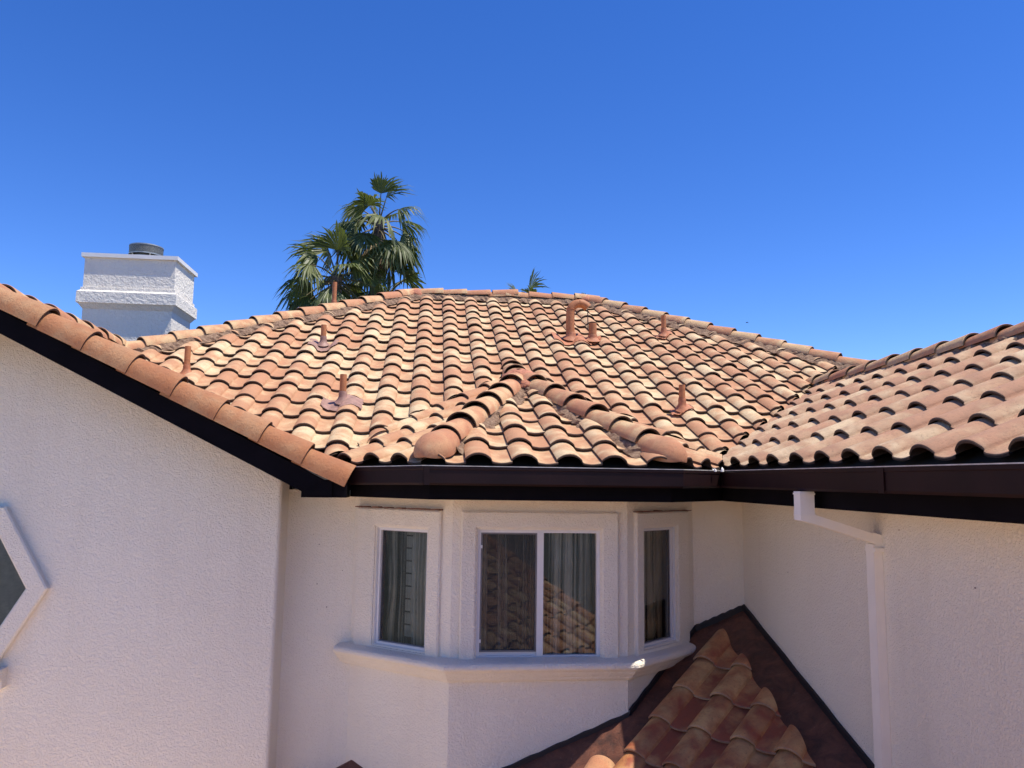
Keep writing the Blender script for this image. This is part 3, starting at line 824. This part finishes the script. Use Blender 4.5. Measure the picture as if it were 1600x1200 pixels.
make_window(WL, 'narrow fixed window in the left facet of the bay', strip=True)
make_window(WC, 'two pane sliding window in the middle of the bay', slider=True)
make_window(WR, 'narrow fixed window in the right facet of the bay', strip=True)

# hexagon window
GN = Vector((0, -1, 0))
mb = MB()
def hexring(r0, y0, r1, y1, mat=0, smooth=False):
    vs = [(hexp(r0, k)[0], GW-y0, hexp(r0, k)[1]) for k in range(6)] + [(hexp(r1, k)[0], GW-y1, hexp(r1, k)[1]) for k in range(6)]
    mb.add(vs, [(k, (k+1) % 6, 6+(k+1) % 6, 6+k) for k in range(6)], mat, smooth)
hexring(HI-.012, -.03, HI-.012, .0); hexring(HI+.002, .012, HI-.012, 0); hexring(HI-.012, -.03, HI-.03, -.03); hexring(HI-.03, -.03, HI-.03, -.05)
HW = mb.build('window', [VINYL], H, 'six sided window with blind in the left gable wall')
mb = MB(); hexring(HR, 0, HR, .045); hexring(HR, .045, HR-.012, .055); hexring(HR-.012, .055, HI+.014, .055); hexring(HI+.014, .055, HI, .045); hexring(HI, .045, HI, .0)
mb.build('window_surround', [STUCT], HW)
mb = MB(); mb.poly([(hexp(HI-.02, k)[0], GW+.04, hexp(HI-.02, k)[1]) for k in range(6)]); mb.build('pane', [GLASS], HW)
mb = MB(); hz = hexp(HR, 5)[1]; hx0, hx1 = hexp(HR, 4)[0]-.02, hexp(HR, 5)[0]+.09
for (pz0, pz1, py) in ((-.10, -.045, .07), (-.045, .03, .10)):
    mb.box((hx0, GW-py, hz+pz0), (hx1, GW+.0, hz+pz1))
mb.build('sill', [STUCT], HW)

# bay sill moulding
SP = [(-0.605, 6.235), A1, A2, (2.150, 6.215)]
sm = MB()
prof = [(0.0, -1.238), (.055, -1.246), (.095, -1.254), (.112, -1.262), (.121, -1.276), (.122, -1.292), (.114, -1.306), (.098, -1.316), (.086, -1.322), (.080, -1.336), (.068, -1.352),
        (.056, -1.362), (.050, -1.376), (.030, -1.392), (.0, -1.402)]
rows = [offset_path(SP, -o_) for o_, z in prof]
vs = []
for rws, (o_, z) in zip(rows, prof): vs += [(x, y, z) for x, y in rws]
n_ = 4
sm.add(vs, [(a_*n_+i, (a_+1)*n_+i, (a_+1)*n_+i+1, a_*n_+i+1) for a_ in range(len(prof)-1) for i in range(n_-1)], 0, False)
for i in (0, n_-1): sm.poly([vs[a_*n_+i] for a_ in range(len(prof))])
sm.build('sill', [STUCT], H, 'moulded stucco sill wrapping the bay under its windows')

# ------------------------------------------------------------------ curtains and blind (hang inside: things of their own)
def curtain(q, label, s0, s1, y, amp, pleats, rng, gather=0.0):
    a = Vector((*q['a'], 0)); b = Vector((*q['b'], 0)); d = (b-a).normalized(); nrm = Vector((d.y, -d.x, 0))
    mb = MB(); N = int((s1-s0)/.004); K = 10; vs = []
    ph = [rng.uniform(0, 6.28) for _ in range(4)]
    for k in range(K+1):
        t = k/K
        for i in range(N+1):
            s = i/N
            ss = s0+(s1-s0)*s; 
            warp = s + .03*math.sin(7*s+ph[0]+t*.6) + .015*math.sin(19*s+ph[1])
            yy = amp*math.sin(6.283*pleats*warp+ph[2])*(.6+.4*math.sin(11*s+ph[3])) + .3*amp*math.sin(6.283*pleats*2.3*warp)
            cx = (s0+s1)/2; ss = cx+(ss-cx)*(1-gather*math.sin(math.pi*t)**2)
            vs.append(a + d*ss - nrm*(y+yy) + Vector((0, 0, q['z1']+.03-(q['z1']-q['z0']+.06)*t)))
    M_ = N+1
    mb.add(vs, [(k*M_+i, k*M_+i+1, (k+1)*M_+i+1, (k+1)*M_+i) for k in range(K) for i in range(N)], 0, True)
    o = mb.build('curtain', [SHEER]); tag(o, label, 'curtain', 'sheer curtains in the bay windows'); return o
curtain(WL, 'grey sheer curtain drawn across the bay\'s left window', WL['s0']-.02, WL['s1']+.03, .13, .022, 13, random.Random(2), .10)
curtain(WC, 'wide sheer pleated curtain behind the two pane sliding window', WC['s0']-.03, WC['s1']+.03, .14, .026, 21, random.Random(3))
curtain(WR, 'narrow sheer curtain behind the bay\'s right window', WR['s0']-.02, WR['s1']+.02, .13, .014, 12, random.Random(4))
# slatted shade at the right half of the left window
a = Vector((*WL['a'], 0)); b = Vector((*WL['b'], 0)); d = (b-a).normalized(); nrm = Vector((d.y, -d.x, 0)); UP = Vector((0, 0, 1))
mb = MB(); zz = WL['z0']+.03
while zz < WL['z1']-.02:
    mb.obox(a, d, nrm, UP, (WL['s0']+.10, -.225, zz), (WL['s1']+.02, -.222, zz+.083)); zz += .095
tag(mb.build('shade', [simple('shade_fabric', (.58, .58, .53), .9)]), 'pale shade with dark horizontal ribs in the bay\'s left window', 'shade')
mb = MB(); zz = HZ-.52
while zz < HZ+.52:
    mb.add([(HX-.6, GW+.10, zz), (HX+.6, GW+.10, zz), (HX+.6, GW+.118, zz+.021), (HX-.6, GW+.118, zz+.021)], [(0, 1, 2, 3)]); zz += .022
tag(mb.build('window_blind', [simple('blind_slat', (.66, .62, .54), .6)]), 'venetian blind with thin slats behind the six sided window', 'blind')

# ------------------------------------------------------------------ downspout
ds = MB(); y0, y1 = 4.22, 4.30
ds.box((2.0757, y0+.0006, -.168), (2.1583, y1-.0006, -.044))
def slab(mb, p, q, t, y0, y1):
    """square pipe in the XZ plane from p to q, t = depth"""
    mb.add([(p[0], y0, p[1]), (q[0], y0, q[1]), (q[0], y0, q[1]+t), (p[0], y0, p[1]+t), (p[0], y1, p[1]), (q[0], y1, q[1]), (q[0], y1, q[1]+t), (p[0], y1, p[1]+t)],
           [(0,1,2,3), (5,4,7,6), (0,4,5,1), (3,2,6,7), (0,3,7,4), (1,5,6,2)])
slab(ds, (2.075, -.205), (2.159, -.225), .06, y0-.001, y1+.001)
slab(ds, (2.159, -.225), (2.500, -.326), .052, y0, y1)
slab(ds, (2.500, -.330), (2.551, -.345), .062, y0-.001, y1+.001)
ds.box((2.498, y0+.0006, ZB), (2.5505, y1-.0006, -.335))
for (a_, b_) in (((2.0725, y0-.003, -.178), (2.1615, y1+.003, -.170)), ((2.4955, y0-.003, -.356), (2.5502, y1+.003, -.348)), ((2.0725, y0-.003, -.062), (2.1615, y1+.003, -.052))): ds.box(a_, b_)
DS = ds.build('downspout', [DSP], H)
for zz in (-.375, -1.69, -3.2):
    st = MB(); st.box((2.494, y0-.022, zz), (2.5503, y1+.004, zz+.022)); st.build('strap', [DSP], DS)

# ------------------------------------------------------------------ chimney
CHX0, CHX1, CHY0, CHY1 = -4.34, -3.27, 10.0, 10.76
ch = MB()
def chbox(e, z0, z1, e2=None):
    e2 = e if e2 is None else e2
    x0, x1, a0, a1 = CHX0-e, CHX1+e, CHY0-e, CHY1+e
    X0, X1, B0, B1 = CHX0-e2, CHX1+e2, CHY0-e2, CHY1+e2
    ch.add([(x0,a0,z0),(x1,a0,z0),(x1,a1,z0),(x0,a1,z0),(X0,B0,z1),(X1,B0,z1),(X1,B1,z1),(X0,B1,z1)],
           [(0,3,2,1),(4,5,6,7),(0,1,5,4),(1,2,6,5),(2,3,7,6),(3,0,4,7)])
chbox(0, .5, 2.03); chbox(.0, 2.03, 2.10, .05); chbox(.062, 2.10, 2.24); chbox(.062, 2.24, 2.265, .03); chbox(.030, 2.265, 2.30, .030); chbox(.012, 2.30, 2.685)
CHIM = ch.build('chimney', [STUCC], H)
ch = MB(); chbox(.045, 2.685, 2.735); ch.build('chimney_cap', [PLATE], CHIM)
fc = MB(); cx_, cy_ = -3.76, 10.36
fc.tube([(cx_, cy_, 2.735), (cx_, cy_, 2.755), (cx_, cy_, 2.80)], [.24, .22, .185], 28); FL = fc.build('flue_collar', [PLATE], CHIM)
fc = MB(); n_ = 32
def ringv(r, z): return [(cx_+r*math.cos(2*math.pi*k/n_), cy_+r*math.sin(2*math.pi*k/n_), z) for k in range(n_)]
for r0, z0, r1, z1 in ((.15, 2.79, .15, 2.83), (.205, 2.825, .205, 2.945), (.205, 2.945, .19, 2.955), (.19, 2.955, .02, 2.965), (.195, 2.825, .195, 2.94)):
    fc.add(ringv(r0, z0)+ringv(r1, z1), [(k, (k+1) % n_, n_+(k+1) % n_, n_+k) for k in range(n_)], 0, True)
fc.add(ringv(.21, 2.823)+ringv(.21, 2.838), [(k, (k+1) % n_, n_+(k+1) % n_, n_+k) for k in range(n_)], 1, True)
fc.add(ringv(.21, 2.935)+ringv(.208, 2.95), [(k, (k+1) % n_, n_+(k+1) % n_, n_+k) for k in range(n_)], 1, True)
for k in range(5):
    an = 1.25*k+.3; fc.tube([(cx_+.165*math.cos(an), cy_+.165*math.sin(an), 2.79), (cx_+.195*math.cos(an), cy_+.195*math.sin(an), 2.83)], .008, 6, 1)
def mat_mesh():
    m = NT('flue_mesh'); ck = m.n('TexBrick'); ck.inputs['Scale'].default_value = 42; ck.inputs['Color1'].default_value = (.05, .05, .045, 1); ck.inputs['Color2'].default_value = (.08, .08, .07, 1)
    ck.inputs['Mortar'].default_value = (.34, .34, .31, 1); ck.inputs['Mortar Size'].default_value = .02
    mp = m.n('Mapping'); mp.inputs['Rotation'].default_value = (1.57, 0, .6); m.l(m.obj(), mp.inputs[0]); m.l(mp.outputs[0], ck.inputs[0])
    return m.setv(Base_Color=ck.outputs[0], Roughness=.5, Metallic=.4)
fc.build('flue', [mat_mesh(), STEEL], CHIM)

# ------------------------------------------------------------------ vent pipes
def vent(x, y, h, r, matp, matf, lean=0.0, label=None, sheet=True, gz=main_z, collar=.09, sw=.105):
    z = gz(y)+.045; mb = MB(); n = 14
    mb.tube([(x, y, z-.05), (x+lean*.5, y, z+h*.5), (x+lean, y, z+h)], r, n, 0, cap=False)
    mb.tube([(x+lean, y, z+h), (x+lean, y, z+h-.05)], r*.8, n, 1, cap=True)
    o = mb.build('vent_pipe', [matp, DECK], H, label)
    c = MB(); rg = random.Random(int(x*100)+77)
    prof = [(r*1.12, collar*.95), (r*1.22, collar*.7), (r*1.18, collar*.55), (r*1.35, collar*.36), (r*1.75, collar*.16), (r*2.3, .004)]
    vs = []
    for rr, zz in prof:
        for k in range(n):
            an = 2*math.pi*k/n; q = rr*(1+rg.uniform(-.05, .05)); dx, dy = q*math.cos(an), q*math.sin(an)
            vs.append((x+dx, y+dy, z+zz+S*dy*(1-zz/(collar*1.1))+.018))
    c.add(vs, [((a_+1)*n+k, (a_+1)*n+(k+1) % n, a_*n+(k+1) % n, a_*n+k) for a_ in range(len(prof)-1) for k in range(n)], 0, True)
    if sheet:   # wrinkled sheet dressed over the tiles
        nu, nv = 16, 9; vs = []
        for j in range(nv+1):
            for i in range(nu+1):
                du = -sw+2*sw*i/nu; dv = -sw+.04+1.45*sw*j/nv
                if j == 0: dv += .03*math.cos(i/nu*6.28)+rg.uniform(-.008, .008)
                X_ = x+du+(rg.uniform(-.008, .008) if i in (0, nu) else 0); Y_ = y+dv*CT
                ph = ((X_-.1216) % .3)/.3
                pw = 0
                for (u1, w1), (u2, w2) in zip(PROF, PROF[1:]):
                    if u1 <= ph <= u2: pw = w1+(w2-w1)*(ph-u1)/(u2-u1)
                lift = max(0, 1-math.hypot(du, dv)/.12)*.02
                vs.append((X_, Y_, gz(Y_)+pw*.92+.040+lift+rg.uniform(-.003, .003)))
        c.add(vs, [(j*(nu+1)+i, j*(nu+1)+i+1, (j+1)*(nu+1)+i+1, (j+1)*(nu+1)+i) for j in range(nv) for i in range(nu)], 0, True)
    c.build('pipe_flashing', [matf], o)
    return o
vent(-2.251, 7.392, .27, .027, PIPE, PIPER, label='short vent pipe half hidden behind the rake tiles', sheet=False)
vent(-1.16, 8.347, .235, .029, PIPE, LEAD, label='vent pipe with purple brown lead skirt', collar=.10, sw=.15)
vent(-0.76, 6.80, .26, .029, PIPE, LEAD, label='vent pipe with wide lead skirt near the left valley', collar=.10, sw=.17)
vent(-1.25, 9.80, .36, .028, PIPE, PIPER, label='tall vent pipe below the left hip in front of the palms', collar=.12)
vent(2.81, 9.14, .264, .030, PIPE, PIPER, label='vent pipe below the right hip')
vent(2.255, 6.80, .25, .029, PIPE, PIPER, label='vent pipe near the right valley', collar=.12)
o_ = vent(1.866, 8.86, .21, .046, PIPE, PIPER, label='thick short vent stub beside the hooked pipe', collar=.06)
# hooked pipe
hx, hy = 1.611, 8.88; hz_ = main_z(hy)+.045
mb = MB(); pts = [(hx, hy, hz_-.05), (hx-.01, hy, hz_+.18), (hx-.008, hy, hz_+.32)]
for k in range(1, 9):
    an = math.pi - math.pi*.80*k/8; pts.append((hx+.105+.112*math.cos(an), hy, hz_+.335+.105*math.sin(an)))
mb.tube(pts, .051, 16, 0, cap=False); mb.tube([pts[-1], pts[-2]], .042, 12, 1)
for k in (3, 7, 10): 
    p = Vector(pts[k]); q2 = Vector(pts[k-1]); dd_ = (p-q2).normalized(); mb.tube([p-dd_*.007, p+dd_*.007], .054, 16, 0)
HK = mb.build('vent_pipe', [PIPE, DECK], H, 'hooked goose neck vent pipe on the main slope')
mb = MB(); n = 16; vs = []
for rr, zz in ((.05, .07), (.058, .05), (.056, .035), (.075, .015), (.10, 0)):
    for k in range(n): an = 2*math.pi*k/n; vs.append((hx+rr*math.cos(an), hy+rr*math.sin(an), hz_+zz+.02+S*rr*math.sin(an)*(1-zz/.07)))
mb.add(vs, [((a_+1)*n+k, (a_+1)*n+(k+1) % n, a_*n+(k+1) % n, a_*n+k) for a_ in range(4) for k in range(n)], 0, True)
nu, nv = 20, 8; rg = random.Random(5); vs = []
for j in range(nv+1):
    for i in range(nu+1):
        X_ = hx-.22+.44*i/nu; dv = -.20+.30*j/nv + (.02*math.cos(i/nu*12.5)+rg.uniform(-.006, .006) if j == 0 else 0); Y_ = hy+dv*CT; ph = ((X_-.1216) % .3)/.3; pw = 0
        for (u1, w1), (u2, w2) in zip(PROF, PROF[1:]):
            if u1 <= ph <= u2: pw = w1+(w2-w1)*(ph-u1)/(u2-u1)
        vs.append((X_, Y_, main_z(Y_)+pw*.92+.044+rg.uniform(-.003, .003)))
mb.add(vs, [(j*(nu+1)+i, j*(nu+1)+i+1, (j+1)*(nu+1)+i+1, (j+1)*(nu+1)+i) for j in range(nv) for i in range(nu)], 0, True)
mb.build('pipe_flashing', [PIPER], HK)
mb = MB(); mb.tube([(hx+.195, hy-.02, hz_+.36), (hx+.200, hy-.02, hz_+.12)], .006, 6); mb.build('pipe_rod', [simple('dark_rod', (.05, .03, .025), .6)], HK)

# ------------------------------------------------------------------ lower corner roof
KA, KB = .40, .335
low_z = lambda X, Y: -1.01-KA*(2.55-X)-KB*(6.2-Y)
gl = math.hypot(KA, KB); ux, uy = -KA/gl, -KB/gl          # downslope in plan
tl_ = math.atan(gl); vL = Vector((-ux*math.cos(tl_), -uy*math.cos(tl_), math.sin(tl_)))
uL = Vector((-uy, ux, 0)); nL = uL.cross(vL)
assert nL.z > 0
lr = MB()
def lowpoly(pts, dz=-.05): lr.poly([(x, y, low_z(x, y)+dz) for x, y in pts])
base = [(2.545, 6.195), (2.12, 6.195), (A2[0], 5.615), (.30, 5.615), (.30, 4.6), (1.0, 3.6), (2.545, 3.2)]
# flashing sheet, subdivided so that it can buckle
def grid_sheet(mb, poly, step, dz, amp, rng, mat=0):
    xs = [p[0] for p in poly]; ys = [p[1] for p in poly]
    nx_ = int((max(xs)-min(xs))/step)+1; ny_ = int((max(ys)-min(ys))/step)+1
    hs_ = []
    idx = {}; vs = []
    def inside(x, y):
        c = False; j = len(poly)-1
        for i in range(len(poly)):
            if (poly[i][1] > y) != (poly[j][1] > y) and x < (poly[j][0]-poly[i][0])*(y-poly[i][1])/(poly[j][1]-poly[i][1])+poly[i][0]: c = not c
            j = i
        return c
    hgt = {}
    def H_(i, j):
        if (i, j) not in hgt: hgt[(i, j)] = rng.uniform(-amp, amp)
        return hgt[(i, j)]
    for i in range(nx_):
        for j in range(ny_):
            x0 = min(xs)+i*step; y0_ = min(ys)+j*step
            if not inside(x0+step/2, y0_+step/2): continue
            q = []
            for (a_, b_) in ((i, j), (i+1, j), (i+1, j+1), (i, j+1)):
                if (a_, b_) not in idx:
                    X_ = min(xs)+a_*step; Y_ = min(ys)+b_*step
                    idx[(a_, b_)] = len(vs); vs.append((X_, Y_, low_z(X_, Y_)+dz+H_(a_, b_)))
                q.append(idx[(a_, b_)])
            hs_.append(tuple(q))
    mb.add(vs, hs_, mat, True)
rgl = random.Random(9)
grid_sheet(lr, [(2.57, 6.22), (2.10, 6.22), (1.40, 5.66), (.30, 5.66), (.30, 4.0), (2.57, 2.6)], .045, .0, .0035, rgl)
LOWR = lr.build('flashing', [FLASH], H, 'rusty red metal flashing in the corner over the lower roof')
ed = MB()   # turned-up black edge against the walls
def edge(p, q, h=.045):
    n__ = 18
    for i in range(n__):
        a_ = Vector(p).lerp(Vector(q), i/n__); b_ = Vector(p).lerp(Vector(q), (i+1)/n__)
        dv = Vector((b_.y-a_.y, -(b_.x-a_.x))).normalized()*.012
        j1 = .004*math.sin(i*2.1); j2 = .004*math.sin((i+1)*2.1)
        A_ = (a_.x, a_.y, low_z(*a_)-.02); B_ = (b_.x, b_.y, low_z(*b_)-.02)
        C_ = (b_.x, b_.y, low_z(*b_)+h+j2); D_ = (a_.x, a_.y, low_z(*a_)+h+j1)
        off = lambda P_: (P_[0]+dv.x, P_[1]+dv.y, P_[2]-.005)
        ed.poly([off(A_), off(B_), off(C_), off(D_)]); ed.poly([D_, C_, off(C_), off(D_)])
edge((2.548, 6.19), (2.548, 3.0)); edge((2.13, 6.197), (2.548, 6.197)); edge((1.446, 5.616), (2.13, 6.193)); edge((.30, 5.617), (1.445, 5.617), .03)
ed.build('flashing_edge', [simple('black_sealant', (.018, .016, .018), .5)], LOWR)
# wall apron beyond: long wing side strip is part of the same metal
u0L = -3.17
oL = Vector((0, 0, 0))
# origin: point on plane with across-coordinate 0 and a chosen row front
def plan(a_, s_): return (a_*(-uy) + s_*(-ux)*1.0, a_*ux + s_*(-uy)*1.0)
# row front passes through (1.781, 5.633): along-coordinate
s0_ = 1.781*(-ux)+5.633*(-uy)
eL = .293/math.cos(tl_)
k0 = 7; sA = s0_-k0*.293
px0, py0 = plan(0, sA)
oL = Vector((px0, py0, low_z(px0, py0)+.012))
aL = lambda x, y: x*(-uy)+y*ux
ca = aL(1.781, 5.633)
h_lr = (1, 0, 2.285)
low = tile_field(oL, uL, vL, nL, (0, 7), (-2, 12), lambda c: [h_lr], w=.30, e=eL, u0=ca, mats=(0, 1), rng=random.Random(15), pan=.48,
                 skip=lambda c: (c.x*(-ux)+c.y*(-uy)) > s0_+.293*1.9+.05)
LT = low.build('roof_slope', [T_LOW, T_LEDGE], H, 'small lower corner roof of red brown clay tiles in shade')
rgq = random.Random(71)
for k in range(3):
    p = Vector((1.13, 5.22, 0)) - Vector((.5*.33*k, .87*.33*k, 0)); p.z = low_z(p.x, p.y)+.03-.05*k
    place_cap('hip_tile', 'bay_cap', CAPM, p+Vector((-.15, -.26, -.13)), Vector((.5, .87, .40)), LT, rgq)
# little flashing peak at the far left of the bay
pk = MB(); bx_, by_, bz_ = -.50, 6.14, -2.075
pk.add([(bx_, by_+.03, bz_), (bx_-.45, by_-.12, bz_-.24), (bx_+.45, by_-.42, bz_-.24), (bx_+.5, by_+.02, bz_-.26), (bx_-.5, by_+.06, bz_-.26), (bx_, by_-.8, bz_-.55)], [(0, 1, 5), (0, 5, 2), (0, 2, 3), (0, 4, 1)])
pk.build('flashing', [FLASH], H, 'peak of flashing at the foot of the bay\'s left corner')

# ------------------------------------------------------------------ roof below the camera (seen mirrored in the glass)
P1 = Vector((.84, -.80, -.93)); dn = Vector((.67, .742, -.50)); dnn = dn.normalized(); pr = Vector((-.742, .67, 0)).normalized()
vN = -dnn; uN = -pr; nN = uN.cross(vN)
if nN.z < 0: uN = pr; nN = uN.cross(vN)
near = tile_field(P1+dnn*3.3, uN, vN, nN, (-12, 0) if uN.dot(pr) < 0 else (0, 12), (0, 14), lambda c: [], rng=random.Random(17), skip=lambda c: c.y > 0 and c.z/c.y > -.43)
NR = near.build('low_roof', [T_FIELD, T_EDGE]); tag(NR, 'clay tiled roof slope reflected in the sliding window', 'roof')
d2 = MB(); A_ = P1+dnn*3.25-nN*.03; B_ = A_-dnn*4.5; C_ = B_+pr*3.0; D_ = A_+pr*3.6
d2.poly([A_, B_, C_, D_]); d2.build('roof_deck', [DECK], NR)
rg2 = random.Random(81)
cap_line('rake_tile', 'ridge_tile', CAPM, P1+dnn*3.3, P1-dnn*1.2, NR, rng=rg2, rise=.05)
wl = MB(); wl.add([A_-Vector((0, 0, .05)), A_-Vector((0, 0, 4)), B_-Vector((0, 0, 4)), B_-Vector((0, 0, .05)), D_-Vector((0, 0, .05)), D_-Vector((0, 0, 4)), C_-Vector((0, 0, 4)), C_-Vector((0, 0, .05))],
                  [(0, 1, 2, 3), (4, 7, 6, 5), (0, 4, 5, 1), (3, 2, 6, 7)]); wl.build('wall', [STUC], NR)

# ------------------------------------------------------------------ palms
def fan_leaf(mb, base, tip_dir, size, rng, droop=.35, fold=.25, nseg=22, tint=.5):
    """one costapalmate blade: radiating pleated segments with free drooping tips"""
    d = Vector(tip_dir).normalized(); side = d.cross(Vector((0, 0, 1)))
    side = side.normalized() if side.length > .05 else Vector((1, 0, 0))
    nrm = side.cross(d).normalized()
    roll = rng.uniform(-.7, .7); side, nrm = side*math.cos(roll)+nrm*math.sin(roll), nrm*math.cos(roll)-side*math.sin(roll)
    spread = R(rng.uniform(60, 105)); fold = fold+rng.uniform(-.1, .75)
    for k in range(nseg):
        a = -spread + 2*spread*k/(nseg-1)
        L = size*(.72+.28*math.cos(a*.7))*rng.uniform(.72, 1.10)
        dr = d*math.cos(a)+side*math.sin(a)
        hw = size*.74*spread/(nseg-1)
        tw = rng.uniform(-.15, .15)
        lat = dr.cross(nrm).normalized()
        pts = []
        for j, t in enumerate((0.0, .30, .62, .82, 1.0)):
            f = nrm*(-fold*L*t*t*abs(math.sin(a))) + Vector((0, 0, -1))*(droop*L*max(0, t-.5)**1.5*2.2*(1+rng.uniform(-.3, .6)))
            c = base + dr*(L*t) + f + lat*tw*L*max(0, t-.6)
            wd = hw*(t/.66 if t < .66 else max(.03, (1-t)/.34))*(1 if j else .05)
            pl = nrm*(.25*wd*(1 if k % 2 else -1))
            pts.append((c-lat*wd+pl, c-nrm*wd*.35, c+lat*wd+pl))
        vs = [p for q in pts for p in q]
        mb.add(vs, [(j*3+i, j*3+i+1, (j+1)*3+i+1, (j+1)*3+i) for j in range(4) for i in range(2)], 0, False, min(1, max(0, tint+rng.uniform(-.25, .25))))
def palm(loc, zc, crown, n, seed, label, lean=(0, 0), trunk_r=.16, size=1.0, dry=3):
    rng = random.Random(seed); root = empty('palm_tree', (loc[0], loc[1], ZB)); tag(root, label, 'palm tree', 'palm trees behind the roof')
    rel = Vector((0, 0, 0)); top = Vector((lean[0], lean[1], zc-ZB))
    tb = MB(); pts = []; rr = []
    for i in range(13):
        t = i/12; pts.append(Vector((top.x*t*t, top.y*t*t, top.z*t))); rr.append(trunk_r*(1.35-.35*t+.12*math.sin(t*70)))
    tb.tube(pts, rr, 12); tb.build('trunk', [TRUNK], root)
    lf = MB(); stm = MB()
    for k in range(n):
        az = k*2.39996+rng.uniform(-.25, .25); el = R(76-(k/(n-1))**.9*112+rng.uniform(-12, 12))
        L = crown*rng.uniform(.85, 1.1); hd = Vector((math.cos(az)*math.cos(el), math.sin(az)*math.cos(el), math.sin(el)))
        p0 = top+Vector((0, 0, -.25*k/n)); pts = []
        for i in range(6):
            t = i/5; pts.append(p0+hd*L*t+Vector((0, 0, -.38*L*t*t*math.cos(el))))
        stm.tube(pts, [.035, .03, .026, .022, .018, .014], 5)
        dd_ = (pts[-1]-pts[-2]).normalized()
        fan_leaf(lf, pts[-1], dd_, size*rng.uniform(.8, 1.1), rng, droop=.15+.28*max(0, math.cos(el)), tint=.35+.35*rng.random(), nseg=24)
    stm.build('stalk', [STEM], root); lf.build('crown', [LEAF], root)
    if dry:
        dl_ = MB()
        for k in range(dry):
            az = rng.uniform(0, 6.28); el = R(rng.uniform(-75, -45)); hd = Vector((math.cos(az)*math.cos(el), math.sin(az)*math.cos(el), math.sin(el)))
            fan_leaf(dl_, top+Vector((0, 0, -.3))+hd*.7, hd, size*.7, rng, droop=.6, nseg=12)
        dl_.build('dry_fronds', [DEADLEAF], root)
    return root
palm((-1.88, 24.0), 7.95, .95, 25, 3, 'tall fan palm, the highest of the group behind the left hip', lean=(.1, 0), size=.95)
palm((-2.95, 23.4), 6.0, 1.1, 27, 8, 'lower fan palm in front of the tall one, spreading left', lean=(.0, 0), size=1.0)
palm((-1.5, 25.2), 5.95, 1.1, 18, 12, 'fan palm with drooping fronds just right of the lower palm', size=.95, dry=6)
palm((3.1, 26.0), 5.30, 1.25, 20, 5, 'fan palm whose tips show over the middle of the ridge', size=.8, dry=0)
palm((5.2, 27.0), 5.55, .8, 12, 15, 'fan palm barely showing over the right end of the ridge', size=.75, dry=0)

# ------------------------------------------------------------------ ground
gm = MB(); gm.poly([(-400, -400, ZB), (400, -400, ZB), (400, 400, ZB), (-400, 400, ZB)])  # unseen dark ground, added so the window glass mirrors dark green
tag(gm.build('mirror_ground', [simple('dark_mirror_ground', (0.085, 0.086, 0.062), 0.95, nscale=3, var=0.4)]), 'unseen dark green ground added for the window reflections', None, kind='structure')
gm = MB(); gm.poly([(-9, -4.5, ZB+.004), (9, -4.5, ZB+.004), (9, 16.5, ZB+.004), (-9, 16.5, ZB+.004)])  # unseen sunlit ground, added to bounce warm light onto the shaded walls
tag(gm.build('bounce_ground', [GROUND]), 'unseen pale ground added to bounce light onto the walls', None, kind='structure')

# ------------------------------------------------------------------ a bird far off in the sky
bd = empty('bird', (25.4, 60.0, 12.95)); tag(bd, 'tiny dark bird in the blue sky above the right hip', 'bird')
mb = MB(); mb.tube([(-.10, 0, 0), (-.06, 0, .005), (0, 0, .01), (.06, 0, .008), (.09, 0, .0), (.16, 0, -.005)], [.004, .025, .035, .025, .012, .02], 8)
mb.add([(-.03, .0, .02), (.05, .0, .02), (.02, .14, .05), (-.01, .15, .05)], [(0, 1, 2, 3)]); mb.add([(-.03, 0, .02), (.05, 0, .02), (.02, -.14, .05), (-.01, -.15, .05)], [(3, 2, 1, 0)])
mb.build('body', [simple('bird_feathers', (.03, .03, .03), .8)], bd)

# small things on the house: litter in the gutter corner, dark specks on the stucco
rs = random.Random(99)
sp_ = MB()
for k in range(9):
    if k < 6: c_ = (rs.uniform(-.95, -.62), 6.1975, rs.uniform(-1.2, -.2))
    elif k < 11: c_ = (XW-.0025, rs.uniform(3.0, 6.1), rs.uniform(-1.0, -.2))
    else: c_ = (rs.uniform(-2.5, -1.2), GW-.0025, rs.uniform(-1.7, -.1))
    q = rs.uniform(.002, .005)
    if 6 <= k < 11: sp_.box((c_[0]-.002, c_[1]-q, c_[2]-q*.6), (c_[0], c_[1]+q, c_[2]+q*.6))
    else: sp_.box((c_[0]-q, c_[1]-.002, c_[2]-q*.6), (c_[0]+q, c_[1], c_[2]+q*.6))
sp_.build('wall_speck', [RUST], H)
lt = MB()
for k in range(3):
    x_, y_ = 2.03+rs.uniform(-.05, .05), 5.40+rs.uniform(-.05, .05)
    lump(lt, (x_, y_, .075), .012, .010, rs.uniform(.015, .035), rs, n=6, m=3, amp=.3)
lt.build('gutter_debris', [PLATE], GUTTER)
